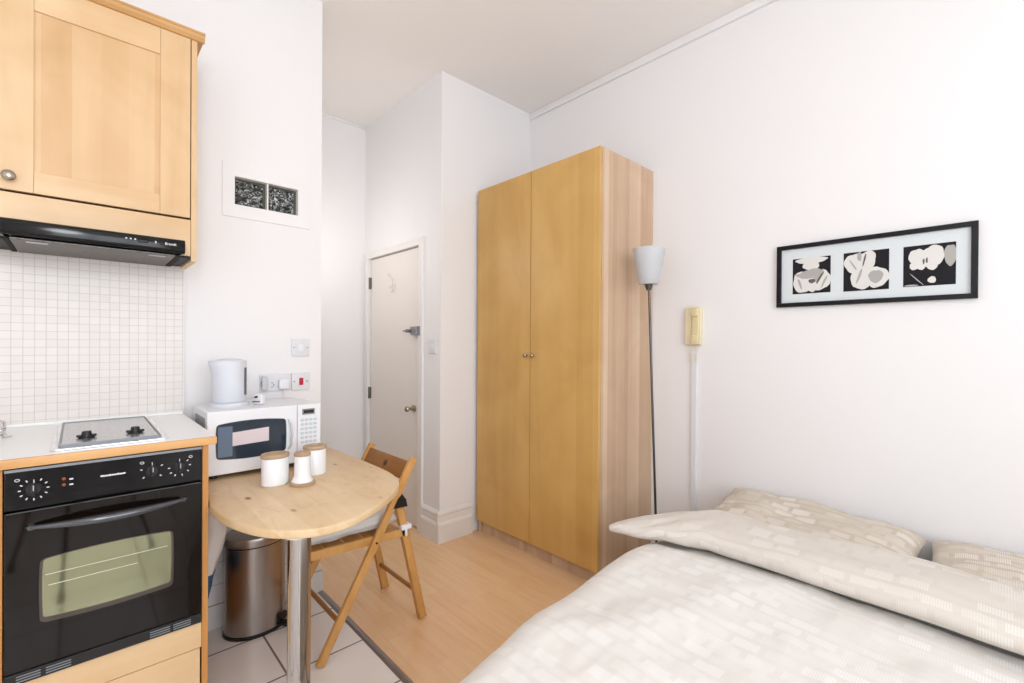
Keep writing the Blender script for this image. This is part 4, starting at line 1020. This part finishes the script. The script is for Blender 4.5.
for i in range(NX + 1):
    x = X0 + (X1 - X0) * i / NX; ye = edgeY(x); flat = ye - rad - Ymin; arcL = rad * math.pi / 2; tot = flat + arcL + drop * (1 - 0.0)
    row = []
    for j in range(NYc + 1):
        s = tot * j / NYc
        if s <= flat: y = Ymin + s; z = duvet_top(x, y); ny = 0
        elif s <= flat + arcL:
            q = (s - flat) / rad; zt = duvet_top(x, ye - rad); y = ye - rad + rad * math.sin(q); z = zt - rad * (1 - math.cos(q))
        else:
            d_ = s - flat - arcL; zt = duvet_top(x, ye - rad); fold = 0.022 * math.sin(x * 17 + 2 * fbm(x, 0, 3, 4)) * min(1, d_ / 0.15)
            y = ye + fold + 0.02 * fbm(x, d_, 6, 8) * min(1, d_ / 0.1); z = zt - rad - d_
        xx = x
        if x < 0.56:   # foot end rounds down
            q = (0.56 - x) / 0.18; z = min(z, z - 0.16 * q * q * 1.0)
        row.append((bm.verts.new((xx, y, z)), (x, s)))
    V.append(row)
for i in range(NX):
    for j in range(NYc):
        q = [V[i][j], V[i + 1][j], V[i + 1][j + 1], V[i][j + 1]]
        f = bm.faces.new([t_[0] for t_ in q])
        for lp, t_ in zip(f.loops, q): lp[uvl].uv = (t_[1][1], t_[1][0])
cover = obj('cover', bm, DUVET, dv, True)
sm = cover.modifiers.new('thickness', 'SOLIDIFY'); sm.thickness = 0.040; sm.offset = -1
# the folded-back top of the duvet: a fat soft fold lying across the bed
bm = bmesh.new(); uvl = bm.loops.layers.uv.new('UVMap'); V = []
NJ, NK = 150, 40; Y0f, Y1f = -0.62, 1.135
for j in range(NJ + 1):
    y = Y0f + (Y1f - Y0f) * j / NJ
    e = (Y1f - y) / 0.30; tp = min(1.0, max(0.0, e)) ** 0.55 if e < 1 else 1.0
    cx_ = 1.885 + 0.012 * fbm(0, y, 3, 2) - 0.23 * max(0, (y - 0.75) / 0.38) ** 1.4
    hw = (0.165 + 0.010 * fbm(1, y, 4, 6)) * (0.12 + 0.88 * tp)
    hh = (0.052 + 0.008 * fbm(2, y, 3, 7)) * (0.15 + 0.85 * tp)
    cz = 0.566 + 0.012 * fbm(3, y, 2, 8) - 0.035 * max(0, (y - 0.7) / 0.43) ** 1.5
    row = []
    for k in range(NK):
        q = 2 * math.pi * k / NK
        cx2 = math.copysign(abs(math.cos(q)) ** 0.75, math.cos(q)); sz = math.copysign(abs(math.sin(q)) ** 0.8, math.sin(q))
        x = cx_ + hw * cx2; z = cz + hh * sz
        n_ = 0.010 * noise.noise(Vector((x * 7, y * 4, z * 8))) + 0.006 * noise.noise(Vector((x * 18, y * 8, z * 16))) * tp
        n_ += 0.010 * (1 - min(1, e / 1.6)) * math.sin(y * 60 + 5 * x * 10) * tp if e < 1.6 else 0
        z += n_ * (1 if sz > -0.2 else 0.3); x += n_ * 0.6
        row.append((bm.verts.new((x, y, z)), (y, (hw + 0.1) * q / math.pi * 1.25)))
    V.append(row)
for j in range(NJ):
    for k in range(NK):
        kk = (k + 1) % NK; q = [V[j][k], V[j][kk], V[j + 1][kk], V[j + 1][k]]
        f = bm.faces.new([t_[0] for t_ in q])
        for n_i, (lp, t_) in enumerate(zip(f.loops, q)):
            u_, v_ = t_[1]
            if kk == 0 and n_i in (1, 2): v_ = 0.27 * 2 * 1.25
            lp[uvl].uv = (u_, v_)
bm.faces.new([t_[0] for t_ in V[0]]); bm.faces.new([t_[0] for t_ in V[-1]][::-1])
bmesh.ops.recalc_face_normals(bm, faces=bm.faces)
obj('folded_edge', bm, PILLOW2 if 'PILLOW2' in globals() else cloth('duvet_underside', (217, 208, 197), (236, 231, 224), 1.0, 0.9), dv, True, label='beige folded-back edge of the duvet')

def pillow(label, c, rot, seed, L=0.70, W=0.44, T=0.15):
    b = pillow_mesh(L, W, T, 60, 40, 0.014, seed, 0.10, 0.5, 1.0, 0.022)
    m4 = Matrix.Translation(c) @ Matrix.Rotation(rot[2], 4, 'Z') @ Matrix.Rotation(rot[1], 4, 'Y') @ Matrix.Rotation(rot[0], 4, 'X')
    t_ = thing('pillow', label, 'pillow', c, 'beige patterned pillows')
    bmesh.ops.transform(b, matrix=m4, verts=b.verts); obj('pillowcase', b, PILLOW, t_, True); return t_
pillow('beige patterned pillow lying nearest the floor lamp', Vector((2.29, 0.585, 0.497)), (R(-10), R(-2.5), R(90)), 1.0, 0.76, 0.44, 0.155)
pillow('beige patterned pillow at the right edge of the picture', Vector((2.31, -0.165, 0.498)), (R(-6), 0, R(91)), 4.4, 0.72, 0.44, 0.12)

# the photographer's tripod: one leg is mirrored in the oven window
tri = thing('tripod', 'black camera tripod mirrored faintly in the oven window', 'tripod', (0, 0, 0))
for a_ in (100, 220, 340):
    q = R(a_); d = Vector((math.cos(q), math.sin(q), 0))
    b = bmesh.new(); cy(b, d * 0.03 + Vector((0, -0.02, 1.12)), d * 0.20 + Vector((0, -0.02, 0.56)), 0.013, n=14); cy(b, d * 0.20 + Vector((0, -0.02, 0.56)), d * 0.365 + Vector((0, -0.02, 0.02)), 0.009, n=14)
    lg = obj('leg', b, BLACKP, tri, True)
    b = bmesh.new(); cy(b, d * 0.365 + Vector((0, -0.02, 0.0)), d * 0.355 + Vector((0, -0.02, 0.045)), 0.017, 0.013, n=14); obj('rubber_foot', b, BLACKP, lg, True)
b = bmesh.new(); cy(b, (0, -0.02, 0.75), (0, -0.02, 1.15), 0.014, n=16); cy(b, (0, -0.02, 1.10), (0, -0.02, 1.15), 0.035, n=16); obj('centre_column', b, BLACKP, tri, True)
